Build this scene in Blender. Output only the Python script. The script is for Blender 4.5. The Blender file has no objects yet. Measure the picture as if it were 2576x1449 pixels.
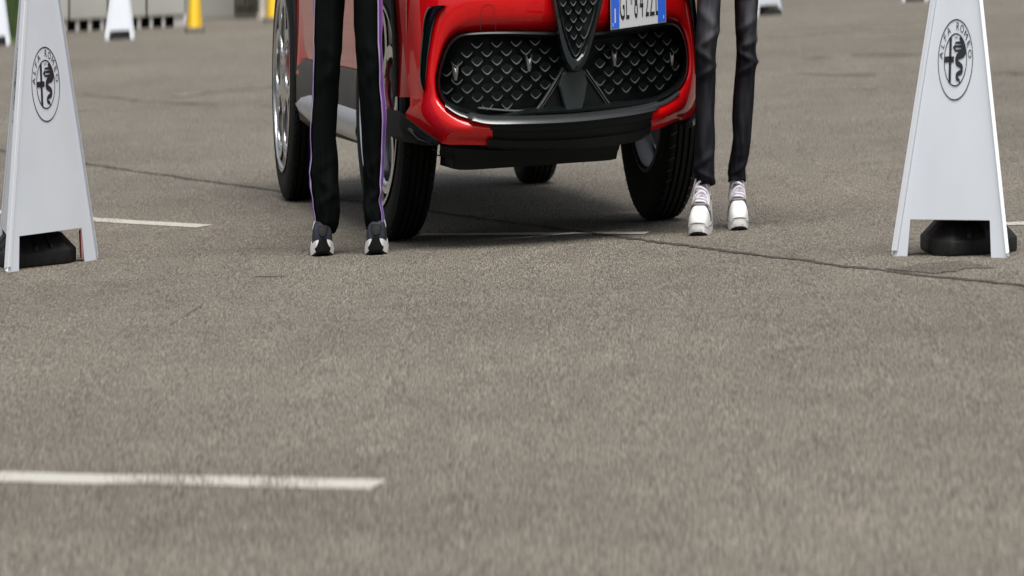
import bpy, bmesh, math, random
from mathutils import Vector, noise
random.seed(7)
R = math.radians

# ------------------------------------------------------------------ camera, sky, sun, exposure
# The photograph shows everything narrow for its height. The place is built with those proportions:
# positions are worked out in plain metres (x right, y away, z up) and place() gives the built point:
# widths times NARROW, on a lot that rises gently to the right.
S = 2.25
NARROW = 1.0 / S
F, CX, YH, GH, ROLL = 8000.0, 1288.0, -330.0, 16676.0, 0.045   # photograph measured on a 2576 x 1449 grid
H = GH / (S * F)
SLOPE = ROLL / S
def place(p):
    return Vector((p[0] * NARROW, p[1], p[2] + SLOPE * p[0]))
def ground(px, py, z=0.0):          # pixel -> point on the ground (plain metres)
    Y = S * F * (H - z) / (py + ROLL * (px - CX) - YH)
    return Vector(((px - CX) * Y / F, Y, z))
def at_depth(px, py, Y):
    return Vector(((px - CX) * Y / F, Y, H - (py + ROLL * (px - CX) - YH) * Y / (S * F)))

scn = bpy.context.scene
C = scn.collection
cam = bpy.data.cameras.new('camera'); camo = bpy.data.objects.new('camera', cam); C.objects.link(camo)
camo.location = (0, 0, H); camo.rotation_euler = (R(90), 0, 0)
cam.sensor_width = 36; cam.lens = 36 * S * F / 2576
cam.shift_y = -(724.5 - YH) / 2576
cam.clip_start = .1; cam.clip_end = 5000
cam.dof.use_dof = True; cam.dof.focus_distance = 17.5
cam.dof.aperture_fstop = 8.6; cam.dof.aperture_ratio = S
scn.camera = camo

SUN_EL, SUN_AZ = R(66), R(174)       # azimuth clockwise from +y
w = bpy.data.worlds.new('World'); scn.world = w; w.use_nodes = True
nt = w.node_tree
sky = nt.nodes.new('ShaderNodeTexSky'); sky.sky_type = 'NISHITA'; sky.sun_disc = False
sky.sun_elevation = SUN_EL; sky.sun_rotation = SUN_AZ; sky.dust_density = 4.0; sky.air_density = 1.0
hs = nt.nodes.new('ShaderNodeHueSaturation'); hs.inputs['Saturation'].default_value = .30
bg = nt.nodes['Background']; bg.inputs['Strength'].default_value = .06
nt.links.new(sky.outputs['Color'], hs.inputs['Color']); nt.links.new(hs.outputs['Color'], bg.inputs['Color'])
sl = bpy.data.lights.new('sun', 'SUN'); sl.energy = 1.5; sl.angle = R(36); sl.color = (1, .97, .93)
so = bpy.data.objects.new('sun', sl); C.objects.link(so)
sd = Vector((math.sin(SUN_AZ) * math.cos(SUN_EL), math.cos(SUN_AZ) * math.cos(SUN_EL), math.sin(SUN_EL)))
so.rotation_euler = (-sd).to_track_quat('-Z', 'Y').to_euler()
scn.view_settings.view_transform = 'Standard'; scn.view_settings.look = 'None'
scn.view_settings.gamma = 1; scn.view_settings.exposure = 1.22
scn.view_settings.use_curve_mapping = False

# ------------------------------------------------------------------ materials
M = {}
def mat(name, col, rough=.5, metal=0, coat=0, spec=.5, noise_amt=0, noise_scale=8, bump=0, bump_scale=60, sheen=0, coat_rough=.03):
    m = bpy.data.materials.new(name); m.use_nodes = True; t = m.node_tree; b = t.nodes['Principled BSDF']
    b.inputs['Base Color'].default_value = (*col, 1); b.inputs['Roughness'].default_value = rough
    b.inputs['Metallic'].default_value = metal; b.inputs['Coat Weight'].default_value = coat
    b.inputs['Coat Roughness'].default_value = coat_rough; b.inputs['Specular IOR Level'].default_value = spec
    if sheen: b.inputs['Sheen Weight'].default_value = sheen
    if noise_amt or bump:
        g = t.nodes.new('ShaderNodeNewGeometry'); mp = t.nodes.new('ShaderNodeMapping')
        mp.inputs['Scale'].default_value = (S, 1, 1)
        t.links.new(g.outputs['Position'], mp.inputs['Vector'])
    if noise_amt:
        n = t.nodes.new('ShaderNodeTexNoise'); n.inputs['Scale'].default_value = noise_scale; n.inputs['Detail'].default_value = 6
        t.links.new(mp.outputs[0], n.inputs['Vector'])
        r = t.nodes.new('ShaderNodeValToRGB'); e = r.color_ramp.elements
        e[0].position = .3; e[1].position = .7
        e[0].color = (*[max(0, c * (1 - noise_amt)) for c in col], 1); e[1].color = (*[min(1, c * (1 + noise_amt)) for c in col], 1)
        t.links.new(n.outputs['Fac'], r.inputs['Fac']); t.links.new(r.outputs['Color'], b.inputs['Base Color'])
        rr = t.nodes.new('ShaderNodeMapRange'); rr.inputs['To Min'].default_value = max(.02, rough - .12 * min(1, noise_amt * 2)); rr.inputs['To Max'].default_value = min(1, rough + .12 * min(1, noise_amt * 2))
        t.links.new(n.outputs['Fac'], rr.inputs['Value']); t.links.new(rr.outputs[0], b.inputs['Roughness'])
    if bump:
        n2 = t.nodes.new('ShaderNodeTexNoise'); n2.inputs['Scale'].default_value = bump_scale; n2.inputs['Detail'].default_value = 4
        t.links.new(mp.outputs[0], n2.inputs['Vector'])
        bp = t.nodes.new('ShaderNodeBump'); bp.inputs['Strength'].default_value = bump; bp.inputs['Distance'].default_value = .004
        t.links.new(n2.outputs['Fac'], bp.inputs['Height']); t.links.new(bp.outputs[0], b.inputs['Normal'])
    M[name] = m
    return m
mat('car_paint', (.56, .002, .004), .6, coat=1.0, spec=.05, noise_amt=.03, noise_scale=3)
mat('frame_black', (.004, .006, .006), .34, spec=.3)
mat('black_gloss', (.004, .006, .006), .16, spec=.35, coat=.25)
mat('black_satin', (.005, .007, .007), .5, spec=.18, noise_amt=.15)
mat('black_plastic', (.009, .011, .011), .65, spec=.15, noise_amt=.2, bump=.15, bump_scale=400)
mat('cladding', (.075, .07, .063), .7, spec=.2, noise_amt=.15)
mat('rubber', (.0075, .009, .0085), .75, spec=.16, noise_amt=.3, noise_scale=14, bump=.1, bump_scale=300)
mat('alloy', (.62, .63, .65), .2, metal=1, coat=.5)
mat('alloy_dark', (.05, .052, .055), .3, metal=.6)
mat('lip_gloss', (.085, .09, .092), .3, metal=.75)
mat('radar', (.022, .028, .029), .35, spec=.4)
mat('scale_face', (.003, .0042, .0042), .5, spec=.08)
mat('chrome', (.75, .75, .76), .12, metal=1)
mat('satin_silver', (.55, .56, .58), .3, metal=.85)
mat('clip', (.22, .22, .21), .5, metal=.6)
mat('decal_orange', (.75, .22, .02), .5)
mat('grille_edge', (.15, .155, .155), .38, metal=.5, spec=.4)
mat('caliper_red', (.5, .01, .015), .3, coat=.8)
mat('barrel', (.11, .115, .12), .5, metal=.7, noise_amt=.15)
mat('disc', (.35, .35, .36), .35, metal=1, noise_amt=.1)
mat('glass', (.012, .016, .018), .05, coat=1)
mat('plate_white', (.52, .53, .54), .4, spec=.3)
mat('plate_blue', (.03, .12, .60), .4, spec=.2)
mat('ink', (.012, .012, .014), .5)
mat('sign_white', (.68, .72, .77), .45, spec=.3, noise_amt=.035, noise_scale=4, bump=.12, bump_scale=7)
mat('sign_edge', (.70, .73, .77), .5, spec=.3)
mat('sign_inside_red', (.35, .03, .03), .5)
mat('sign_ink', (.022, .021, .026), .55)
mat('base_rubber', (.012, .012, .012), .65, spec=.2, noise_amt=.45, noise_scale=22, bump=.3, bump_scale=120)
mat('cone_yellow', (.83, .52, .02), .5, noise_amt=.05)
mat('cone_base', (.13, .12, .10), .8, noise_amt=.2)
mat('track_cloth', (.0030, .0042, .0042), .9, spec=.06, bump=.25, bump_scale=220)
mat('purple_tape', (.20, .095, .40), .7, spec=.2, noise_amt=.1, noise_scale=60)
mat('lilac_piping', (.55, .45, .72), .6)
mat('shoe_dark', (.034, .036, .048), .8, spec=.15, noise_amt=.25, noise_scale=80, bump=.4, bump_scale=500)
mat('shoe_black', (.005, .006, .006), .6, spec=.15)
mat('sole_white', (.78, .76, .745), .5, spec=.3, noise_amt=.06, noise_scale=40)
mat('shoe_white', (.74, .73, .725), .75, spec=.15, noise_amt=.06, noise_scale=30, bump=.15, bump_scale=160)
mat('shoe_white_toe', (.74, .725, .705), .75, spec=.15, noise_amt=.06, noise_scale=30)
mat('lace_white', (.66, .63, .70), .8, spec=.2)
mat('seam_grey', (.20, .195, .20), .8)
mat('jacket', (.02, .02, .024), .8)
mat('skin', (.45, .27, .19), .5)
mat('hair', (.02, .014, .01), .6)
mat('line_paint', (.50, .475, .42), .8, spec=.2)
def worn_line():
    m = M['line_paint']; t = m.node_tree; bs = t.nodes['Principled BSDF']; g = t.nodes.new('ShaderNodeNewGeometry')
    def nz_(scale, vec, det):
        mp = t.nodes.new('ShaderNodeMapping'); mp.inputs['Scale'].default_value = vec; t.links.new(g.outputs['Position'], mp.inputs['Vector'])
        n = t.nodes.new('ShaderNodeTexNoise'); n.inputs['Scale'].default_value = scale; n.inputs['Detail'].default_value = det; t.links.new(mp.outputs[0], n.inputs['Vector']); return n.outputs['Fac']
    a = t.nodes.new('ShaderNodeMath'); a.operation = 'MULTIPLY_ADD'; t.links.new(nz_(110, (S, .12, 1), 4), a.inputs[0]); a.inputs[1].default_value = .9; t.links.new(nz_(2.2, (S, .6, 1), 3), a.inputs[2])
    r = t.nodes.new('ShaderNodeValToRGB'); e = r.color_ramp.elements; e[0].position = .72; e[1].position = .96
    e[0].color = (.17, .155, .13, 1); e[1].color = (.43, .415, .365, 1)
    t.links.new(a.outputs[0], r.inputs['Fac']); t.links.new(r.outputs['Color'], bs.inputs['Base Color'])
worn_line()
mat('line_lightened', (.66, .63, .56), .8, spec=.2, noise_amt=.12, noise_scale=20)  # line paint without the worn mask, colour lightened to offset the car's shadow
mat('barrier', (.50, .50, .46), .8, noise_amt=.10, noise_scale=1.3)
mat('barrier_pale', (.60, .58, .56), .8, noise_amt=.07, noise_scale=1.3)
mat('barrier_gap', (.02, .045, .035), .8)
mat('box_dark', (.07, .068, .05), .7, noise_amt=.5, noise_scale=6)
mat('post_beige', (.55, .50, .42), .7)
mat('grass', (.065, .11, .028), .7, noise_amt=.4, noise_scale=5)
mat('soil', (.05, .08, .02), .9, noise_amt=.4)

def denim():
    m = bpy.data.materials.new('denim'); m.use_nodes = True; t = m.node_tree; b = t.nodes['Principled BSDF']
    g = t.nodes.new('ShaderNodeNewGeometry'); mp = t.nodes.new('ShaderNodeMapping'); mp.inputs['Scale'].default_value = (S, 1, .35)
    t.links.new(g.outputs['Position'], mp.inputs['Vector'])
    n = t.nodes.new('ShaderNodeTexNoise'); n.inputs['Scale'].default_value = 16; n.inputs['Detail'].default_value = 5
    t.links.new(mp.outputs[0], n.inputs['Vector'])
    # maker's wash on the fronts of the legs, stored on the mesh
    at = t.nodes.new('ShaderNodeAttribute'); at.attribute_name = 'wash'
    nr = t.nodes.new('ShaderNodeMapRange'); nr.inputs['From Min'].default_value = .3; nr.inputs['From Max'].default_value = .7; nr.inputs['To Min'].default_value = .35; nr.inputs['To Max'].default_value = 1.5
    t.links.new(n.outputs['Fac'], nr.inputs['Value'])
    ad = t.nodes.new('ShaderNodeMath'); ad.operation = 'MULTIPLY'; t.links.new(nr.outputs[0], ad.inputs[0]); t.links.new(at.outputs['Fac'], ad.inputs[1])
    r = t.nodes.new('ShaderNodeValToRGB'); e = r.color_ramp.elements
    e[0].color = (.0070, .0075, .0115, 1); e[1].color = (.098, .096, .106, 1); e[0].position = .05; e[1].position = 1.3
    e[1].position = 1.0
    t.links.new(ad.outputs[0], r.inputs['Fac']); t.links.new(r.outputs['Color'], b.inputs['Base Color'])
    n2 = t.nodes.new('ShaderNodeTexNoise'); n2.inputs['Scale'].default_value = 300
    t.links.new(mp.outputs[0], n2.inputs['Vector'])
    bp = t.nodes.new('ShaderNodeBump'); bp.inputs['Strength'].default_value = .25; bp.inputs['Distance'].default_value = .003
    t.links.new(n2.outputs['Fac'], bp.inputs['Height']); t.links.new(bp.outputs[0], b.inputs['Normal'])
    b.inputs['Roughness'].default_value = .85; b.inputs['Specular IOR Level'].default_value = .12
    M['denim'] = m
denim()

def asphalt(name, base, amp=1.0):
    m = bpy.data.materials.new(name); m.use_nodes = True; t = m.node_tree; b = t.nodes['Principled BSDF']
    g = t.nodes.new('ShaderNodeNewGeometry')
    def noi(scale, vec, detail=2, rough=.5, kind='N'):
        mp = t.nodes.new('ShaderNodeMapping'); mp.inputs['Scale'].default_value = vec
        t.links.new(g.outputs['Position'], mp.inputs['Vector'])
        n = t.nodes.new('ShaderNodeTexNoise' if kind == 'N' else 'ShaderNodeTexVoronoi')
        n.inputs['Scale'].default_value = scale
        if kind == 'N':
            n.inputs['Detail'].default_value = detail; n.inputs['Roughness'].default_value = rough
        t.links.new(mp.outputs[0], n.inputs['Vector'])
        return n
    def rng(sock, a, b_, c, d):
        r = t.nodes.new('ShaderNodeMapRange'); r.inputs['From Min'].default_value = a; r.inputs['From Max'].default_value = b_
        r.inputs['To Min'].default_value = c; r.inputs['To Max'].default_value = d
        t.links.new(sock, r.inputs['Value']); return r.outputs[0]
    def mul(a, b_):
        x = t.nodes.new('ShaderNodeMath'); x.operation = 'MULTIPLY'; t.links.new(a, x.inputs[0]); t.links.new(b_, x.inputs[1]); return x.outputs[0]
    grain = noi(155, (S, .092, 1), 3, .7)
    chips = noi(170, (S, .09, 1), kind='V')
    mid = noi(5, (S, .5, 1), 5, .6)
    big = noi(.35, (S, .8, 1), 4, .55)
    sweep = noi(.5, (S * .35, 1.6, 1), 3, .6)
    f = rng(grain.outputs['Fac'], .33, .67, .36, 1.64)
    f = mul(f, rng(chips.outputs['Distance'], .0, .7, 1.3, .75))
    spk = noi(210, (S, .085, 1), 1, .5)
    f = mul(f, rng(spk.outputs['Fac'], .60, .78, 1.0, 1.9))
    f = mul(f, rng(mid.outputs['Fac'], .3, .7, .90, 1.10))
    f = mul(f, rng(big.outputs['Fac'], .3, .7, .86, 1.12))
    f = mul(f, rng(sweep.outputs['Fac'], .3, .7, .92, 1.08))
    c = t.nodes.new('ShaderNodeMix'); c.data_type = 'RGBA'; c.blend_type = 'MULTIPLY'; c.inputs['Factor'].default_value = 1
    c.inputs['A'].default_value = (*base, 1)
    t.links.new(f, c.inputs['B'])
    t.links.new(c.outputs['Result'], b.inputs['Base Color'])
    b.inputs['Roughness'].default_value = .85; b.inputs['Specular IOR Level'].default_value = .25
    bp = t.nodes.new('ShaderNodeBump'); bp.inputs['Strength'].default_value = .35; bp.inputs['Distance'].default_value = .003
    t.links.new(grain.outputs['Fac'], bp.inputs['Height']); t.links.new(bp.outputs[0], b.inputs['Normal'])
    M[name] = m
AB = (.147, .131, .106)
asphalt('asphalt', AB)
asphalt('stain', [q*.66 for q in AB])
asphalt('tar', [q*.40 for q in AB])
asphalt('worn_paint', [q*1.35 for q in AB])

# ------------------------------------------------------------------ mesh helpers
class MB:
    def __init__(s): s.v = []; s.f = []; s.split = None
    def add(s, vs, fs):
        o = len(s.v); s.v += [Vector(v) for v in vs]; s.f += [tuple(i + o for i in f) for f in fs]; return s
    def box(s, x0, x1, y0, y1, z0, z1):
        return s.add([(x0,y0,z0),(x1,y0,z0),(x1,y1,z0),(x0,y1,z0),(x0,y0,z1),(x1,y0,z1),(x1,y1,z1),(x0,y1,z1)],
              [(0,3,2,1),(4,5,6,7),(0,1,5,4),(1,2,6,5),(2,3,7,6),(3,0,4,7)])
    def grid(s, rows, closed=False):      # rows: lists of points of equal length
        n = len(rows[0]); vs = [p for r in rows for p in r]; fs = []
        for i in range(len(rows) - 1):
            for j in range(n if closed else n - 1):
                k = (j + 1) % n
                fs.append((i*n + j, i*n + k, (i+1)*n + k, (i+1)*n + j))
        return s.add(vs, fs)
    def cap(s, ring, flip=False):
        n = len(ring); c = sum((Vector(p) for p in ring), Vector()) / n
        return s.add(list(ring) + [c], [((j+1) % n, j, n) if flip else (j, (j+1) % n, n) for j in range(n)])
    def tube(s, path, r, seg=8, caps=True):
        path = [Vector(p) for p in path]; rows = []
        rr = r if isinstance(r, (list, tuple)) else [r] * len(path)
        for i, p in enumerate(path):
            d = (path[min(i+1, len(path)-1)] - path[max(i-1, 0)]).normalized()
            a = d.cross(Vector((0, 0, 1)))
            if a.length < .05: a = d.cross(Vector((0, 1, 0)))
            a.normalize(); b = d.cross(a)
            rows.append([p + (a*math.cos(2*math.pi*k/seg) + b*math.sin(2*math.pi*k/seg)) * rr[i] for k in range(seg)])
        s.grid(rows, True)
        if caps: s.cap(rows[0], True); s.cap(rows[-1])
        return s
    def build(s, name, m, parent=None, xf=None, smooth=40, root=None, recalc=True, bevel=0, kind=None):
        base = root_loc(parent) if parent else Vector()
        vs = [place(xf(v) if xf else v) - base for v in s.v]
        me = bpy.data.meshes.new(name); me.from_pydata(vs, [], s.f)
        bm = bmesh.new(); bm.from_mesh(me)
        bmesh.ops.remove_doubles(bm, verts=bm.verts, dist=1e-5)
        if recalc: bmesh.ops.recalc_face_normals(bm, faces=bm.faces)
        if bevel:
            es = [e for e in bm.edges if len(e.link_faces) == 2 and e.calc_face_angle(0) > R(35)]
            bmesh.ops.bevel(bm, geom=es, offset=bevel, segments=2, affect='EDGES', profile=.5)
        bm.to_mesh(me); bm.free()
        if smooth:
            me.polygons.foreach_set('use_smooth', [True] * len(me.polygons)); me.set_sharp_from_angle(angle=R(smooth))
        if isinstance(m, tuple):
            for q in m: me.materials.append(M[q])
            me.polygons.foreach_set('material_index', [1 if i >= s.split else 0 for i in range(len(me.polygons))])
        else: me.materials.append(M[m])
        o = bpy.data.objects.new(name, me); C.objects.link(o)
        if parent: o.parent = parent
        if kind: o['kind'] = kind
        return o
ROOT = {}
def root_loc(o):
    while o.parent: o = o.parent
    return Vector(o.location)
def thing(name, label, cat, base, group=None):
    o = bpy.data.objects.new(name, None); C.objects.link(o); o.location = place(base); o.empty_display_size = .2
    o['label'] = label; o['category'] = cat
    if group: o['group'] = group
    return o
def tag(o, label, cat, group=None):
    o['label'] = label; o['category'] = cat
    if group: o['group'] = group
    return o
def struct(o): o['kind'] = 'structure'; return o

def smooth_path(pts, n, closed=False):       # Catmull-Rom through pts, n samples evenly by length
    P = [Vector(p) for p in pts]; m = len(P); out = []
    for i in range(m if closed else m - 1):
        if closed: a, b, c, d = P[i-1], P[i], P[(i+1) % m], P[(i+2) % m]
        else: a, b, c, d = P[max(i-1,0)], P[i], P[i+1], P[min(i+2,m-1)]
        for k in range(12):
            t = k / 12
            out.append(.5*((2*b) + (c-a)*t + (2*a-5*b+4*c-d)*t*t + (3*b-a-3*c+d)*t**3))
    out.append(P[0] if closed else P[-1])
    L = [0]
    for i in range(1, len(out)): L.append(L[-1] + (out[i]-out[i-1]).length)
    res = []; j = 0
    N = n if closed else n - 1
    for k in range(n):
        t = L[-1] * k / N
        while j < len(L) - 2 and L[j+1] < t: j += 1
        q = (t - L[j]) / max(L[j+1]-L[j], 1e-9); res.append(out[j].lerp(out[j+1], min(1, max(0, q))))
    return res
def interp(tab, x):
    if x <= tab[0][0]: return tab[0][1]
    for (a, b), (c, d) in zip(tab, tab[1:]):
        if x <= c:
            t = (x-a)/(c-a); t = t*t*(3-2*t)*.5 + t*.5
            return b + (d-b)*t
    return tab[-1][1]

def text_flat(s, size, xscale=1):            # a line of lettering as flat faces (x, y)
    cu = bpy.data.curves.new('t', 'FONT'); cu.body = s; cu.size = size; cu.align_x = 'CENTER'; cu.resolution_u = 3
    o = bpy.data.objects.new('t', cu); C.objects.link(o)
    dg = bpy.context.evaluated_depsgraph_get(); me = bpy.data.meshes.new_from_object(o.evaluated_get(dg))
    vs = [(v.co.x * xscale, v.co.y) for v in me.vertices]; fs = [tuple(p.vertices) for p in me.polygons]
    bpy.data.objects.remove(o); bpy.data.curves.remove(cu); bpy.data.meshes.remove(me)
    return vs, fs

# ------------------------------------------------------------------ ground
g = MB()
gx = [-900,-400,-150,-80,80,150,400,900]; gy = [-300,-60,120,300,800,2500]      # level again away from the lot
g.grid([[(x, y, -SLOPE*(x - max(-80, min(80, x)))) for x in gx] for y in gy])
struct(g.build('ground', 'asphalt', smooth=0))

def ragged_strip(pts, wid, z, m, name, jitter=.004, step=.03, gaps=0.0):
    """a strip on the ground along pixel points, width in metres, uneven edges"""
    P = [ground(*p) for p in pts]
    L = sum((b-a).length for a, b in zip(P, P[1:])); n = max(6, int(L/step))
    n = min(n, 500)
    path = smooth_path(P, n); mb = MB(); rows = []
    for i, p in enumerate(path):
        d = (path[min(i+1, n-1)] - path[max(i-1, 0)]).normalized(); a = Vector((-d.y, d.x, 0))
        e0 = wid/2 + random.uniform(-jitter, jitter); e1 = wid/2 + random.uniform(-jitter, jitter)
        wob = noise.noise(Vector((i*.13, wid*50, 3.1))) * jitter * 2
        rows.append([p + a*(-e0+wob) + Vector((0,0,z)), p + a*(e1+wob) + Vector((0,0,z))])
    for r0, r1 in zip(rows, rows[1:]):
        if random.random() >= gaps: mb.grid([r0, r1])
    return struct(mb.build(name, m, smooth=0))
ragged_strip([(-400,1180),(0,1201),(500,1211),(952,1221)], .165, .0015, 'line_paint', 'parking_line', .005)
ragged_strip([(-60,530),(232,553),(515,570)], .15, .0015, 'line_paint', 'parking_line')
ragged_strip([(1058,591),(1628,587)], .10, .0015, 'line_lightened', 'parking_line')
ragged_strip([(2480,566),(2760,556)], .15, .0015, 'line_paint', 'parking_line')
ragged_strip([(-100,362),(210,412),(700,481),(1080,532),(1500,589),(1900,641),(2290,690),(2576,719),(2900,752)], .045, .0015, 'tar', 'pavement_seam', .016, .03)
ragged_strip([(630,697),(715,696)], .03, .0012, 'stain', 'pavement_crack', .012, .02, .25)
ragged_strip([(430,818),(452,802),(470,793),(490,780),(512,768)], .007, .0012, 'stain', 'pavement_crack', .006, .012, .2)
ragged_strip([(2295,684),(2370,672),(2455,664)], .34, .0015, 'stain', 'pavement_stain', .03, .02, 0)
# worn far markings and tyre sweeps
ragged_strip([(440,243),(600,224),(720,212)], .22, .003, 'worn_paint', 'faded_line', .04, .1, .1)
ragged_strip([(180,278),(215,275)], .25, .003, 'worn_paint', 'faded_line', .04, .05, .1)
ragged_strip([(2145,223),(2205,221)], .25, .003, 'worn_paint', 'faded_line', .04, .05, .1)
ragged_strip([(1900,92),(2120,80),(2330,70)], .35, .003, 'worn_paint', 'faded_line', .06, .2, .1)
ragged_strip([(200,237),(420,258),(690,268)], .10, .0015, 'stain', 'tyre_mark', .04, .15, .35)
ragged_strip([(2030,148),(2150,140),(2330,136)], .30, .0015, 'stain', 'tyre_mark', .1, .2, .35)
ragged_strip([(2480,182),(2620,186)], .25, .0015, 'stain', 'tyre_mark', .08, .2, .3)
ragged_strip([(1960,184),(2160,190),(2330,186)], .2, .0015, 'stain', 'tyre_mark', .08, .2, .4)
# ------------------------------------------------------------------ far edge of the lot
def wallx(px, Y): return (px - CX) * Y / F
Yb = 46.3
bt = thing('barrier_wall', 'long pale grey wall with a row of dark slots along its foot', 'wall', (wallx(200, Yb), Yb, 0))
def zpx(px, py, Y): return at_depth(px, py, Y).z
x0 = wallx(-700, Yb)
gaps = []
px = 436.0
while px > -650:
    gaps.append((wallx(px-20, Yb), wallx(px, Yb))); px -= 30.5 + (436-px)*.004 if px > 100 else 34
gaps.reverse()
edges = [x0] + [e for gp in gaps for e in gp] + [wallx(468, Yb)]
for a, b in zip(edges[0::2], edges[1::2]):
    MB().box(a, b, Yb, Yb+.18, 0, .075).build('pier', 'barrier_pale', bt, bevel=.006)
seg = wallx(468, Yb) - x0; nseg = 12
for i in range(nseg):
    a = x0 + seg*i/nseg; b = x0 + seg*(i+1)/nseg - .02
    MB().box(a, b, Yb-.03, Yb+.2, .077, 1.05 + .01*(i % 3)).build('panel', 'barrier', bt, bevel=.01)
MB().box(x0, wallx(468, Yb)-.05, Yb+.19, Yb+.22, 0, .076).build('backing', 'barrier_gap', bt)
Yc = 48.7
wt = thing('building_wall', 'smooth pale concrete wall behind the yellow cones', 'wall', (wallx(560, Yc), Yc, 0))
xa = wallx(462, Yc); step = 1.35
i = 0
while xa + i*step < wallx(1820, Yc):
    MB().box(xa+i*step, xa+(i+1)*step-.015, Yc, Yc+.3, 0, 3.2).build('panel', 'barrier_pale' if i % 3 else 'barrier', wt, bevel=.008); i += 1
db = thing('utility_cabinet', 'dark brown cabinet standing against the pale wall beside the red car', 'cabinet', (wallx(617, 48.1), 48.1, 0))
xA, xB = wallx(589, 48.1), wallx(645, 48.1)
MB().box(xA, xB, 48.05, 48.5, .02, 1.3).build('case', 'box_dark', db, bevel=.01)
for a, b in ((xA+.02, (xA+xB)/2-.006), ((xA+xB)/2+.006, xB-.02)):
    MB().box(a, b, 48.03, 48.052, .08, 1.22).build('door', 'box_dark', db, bevel=.004)
MB().box((xA+xB)/2-.05, (xA+xB)/2-.03, 48.0, 48.035, .62, .72).build('handle', 'black_plastic', db)
MB().box(xA-.01, xB+.01, 48.03, 48.52, 1.302, 1.34).build('lid', 'box_dark', db, bevel=.005)
pb = thing('bollard', 'beige post standing between the dark cabinet and the yellow cone', 'post', (wallx(660, 47.9), 47.9, 0))
c = wallx(660, 47.9)
MB().tube([(c,47.9,0),(c,47.9,.95)], .055, 14).build('post', 'post_beige', pb)
MB().tube([(c,47.9,0),(c,47.9,.03)], .09, 14).build('foot', 'post_beige', pb)
MB().tube([(c,47.9,.952),(c,47.9,.975),(c,47.9,.985)], [.062,.062,.03], 14).build('cap', 'post_beige', pb)
# grass bank at far left
mb = MB(); rnd = random.Random(3)
for i in range(5200):
    px = rnd.uniform(-260, 52); Y = rnd.uniform(43.4, 45.4); xx = wallx(px, Y); hh = rnd.uniform(.06, .15) + .18*(Y-43.4)
    a = rnd.uniform(0, 6.28); lx, ly = math.cos(a)*.05, math.sin(a)*.05; wv = .012
    zb = .14*(Y-43.4)
    mb.add([(xx-wv,Y,zb),(xx+wv,Y,zb),(xx+lx*.5,Y+ly*.5,zb+hh*.6),(xx+lx,Y+ly,zb+hh*.85)], [(0,1,2),(0,2,3)])
go = mb.build('grass', 'grass', smooth=0, recalc=False); go['kind'] = 'stuff'
go['label'] = 'green grass bank at the left edge behind the white pyramid sign'; go['category'] = 'grass'
mb = MB(); mb.grid([[(wallx(q,43.3),yy,zz) for q in (-270,54)] for yy, zz in ((43.3,0),(43.4,.03),(45.5,.30),(45.8,0))])
struct(mb.build('grass_bank', 'soil', smooth=0))

# ------------------------------------------------------------------ traffic cones (yellow, and the black-footed ones under the signs)
def cone(base, label, group, size=.36, base_m='cone_base', cone_m='cone_yellow', rot=0, oct_base=False, h=.62, low=.045):
    t = thing('traffic_cone', label, 'cone', base, group)
    bx, by, _ = base
    xf = lambda v: Vector((bx + v.x*math.cos(rot)-v.y*math.sin(rot), by + v.x*math.sin(rot)+v.y*math.cos(rot), v.z))
    def ring(r, z, n=8):
        out = []
        for k in range(n):
            a = 2*math.pi*(k+.5)/n; q = r
            if True:
                cx_, sx_ = (1 if math.cos(a) > 0 else -1), (1 if math.sin(a) > 0 else -1)
                big = abs(math.cos(a)) > abs(math.sin(a))
                k_ = .66 if oct_base else .86; out.append(Vector((cx_*r*(1 if big else k_), sx_*r*(k_ if big else 1), z)))
        return out
    r = size/2
    mb = MB(); rs = [ring(r*.99, 0), ring(r, .008), ring(r, low*.45), ring(r*.97, low*.5), ring(r*.66, low)] if oct_base else [ring(r,.0), ring(r,low*.7), ring(r*.93,low)]
    mb.grid(rs, True); mb.cap(rs[0], True); mb.cap(rs[-1])
    mb.build('base', base_m, t, xf, 30, bevel=.003)
    if oct_base:                       # moulded ribs on the weighted foot
        for k in range(8):
            a = 2*math.pi*(k % 4)/4 + (.22 if k > 3 else -.22); d = Vector((math.cos(a), math.sin(a), 0)); s_ = Vector((-d.y, d.x, 0))
            rb = MB(); p0 = d*(r*.98); p1 = d*(r*.67)
            rb.grid([[p0-s_*.012+Vector((0,0,low*.5)), p0+s_*.012+Vector((0,0,low*.5))], [p0-s_*.010+Vector((0,0,low*.66)), p0+s_*.010+Vector((0,0,low*.66))], [p1-s_*.008+Vector((0,0,low+.006)), p1+s_*.008+Vector((0,0,low+.006))]])
            rb.build('rib', base_m, t, xf, 30)
    rr = [(.115 if not oct_base else min(.10, r*.5), low), (.110 if not oct_base else min(.095, r*.46), low+.02), (.03, h-.01), (.022, h), (.018, h)]
    rows = [[Vector((q*math.cos(2*math.pi*k/24), q*math.sin(2*math.pi*k/24), z)) for k in range(24)] for q, z in rr]
    mb = MB(); mb.grid(rows, True); mb.build('cone', cone_m, t, xf, 40)
    return t
p = ground(490, 80)
cone((p.x, p.y, 0), 'yellow traffic cone standing in the open between white sign and red car', 'yellow cones at the far side', .27, rot=.2, low=.03, h=.5)
p = ground(688, 54)
cone((p.x, p.y, 0), 'yellow traffic cone half hidden behind the rear of the red car', 'yellow cones at the far side', .27, rot=-.1, low=.03, h=.5)

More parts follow.
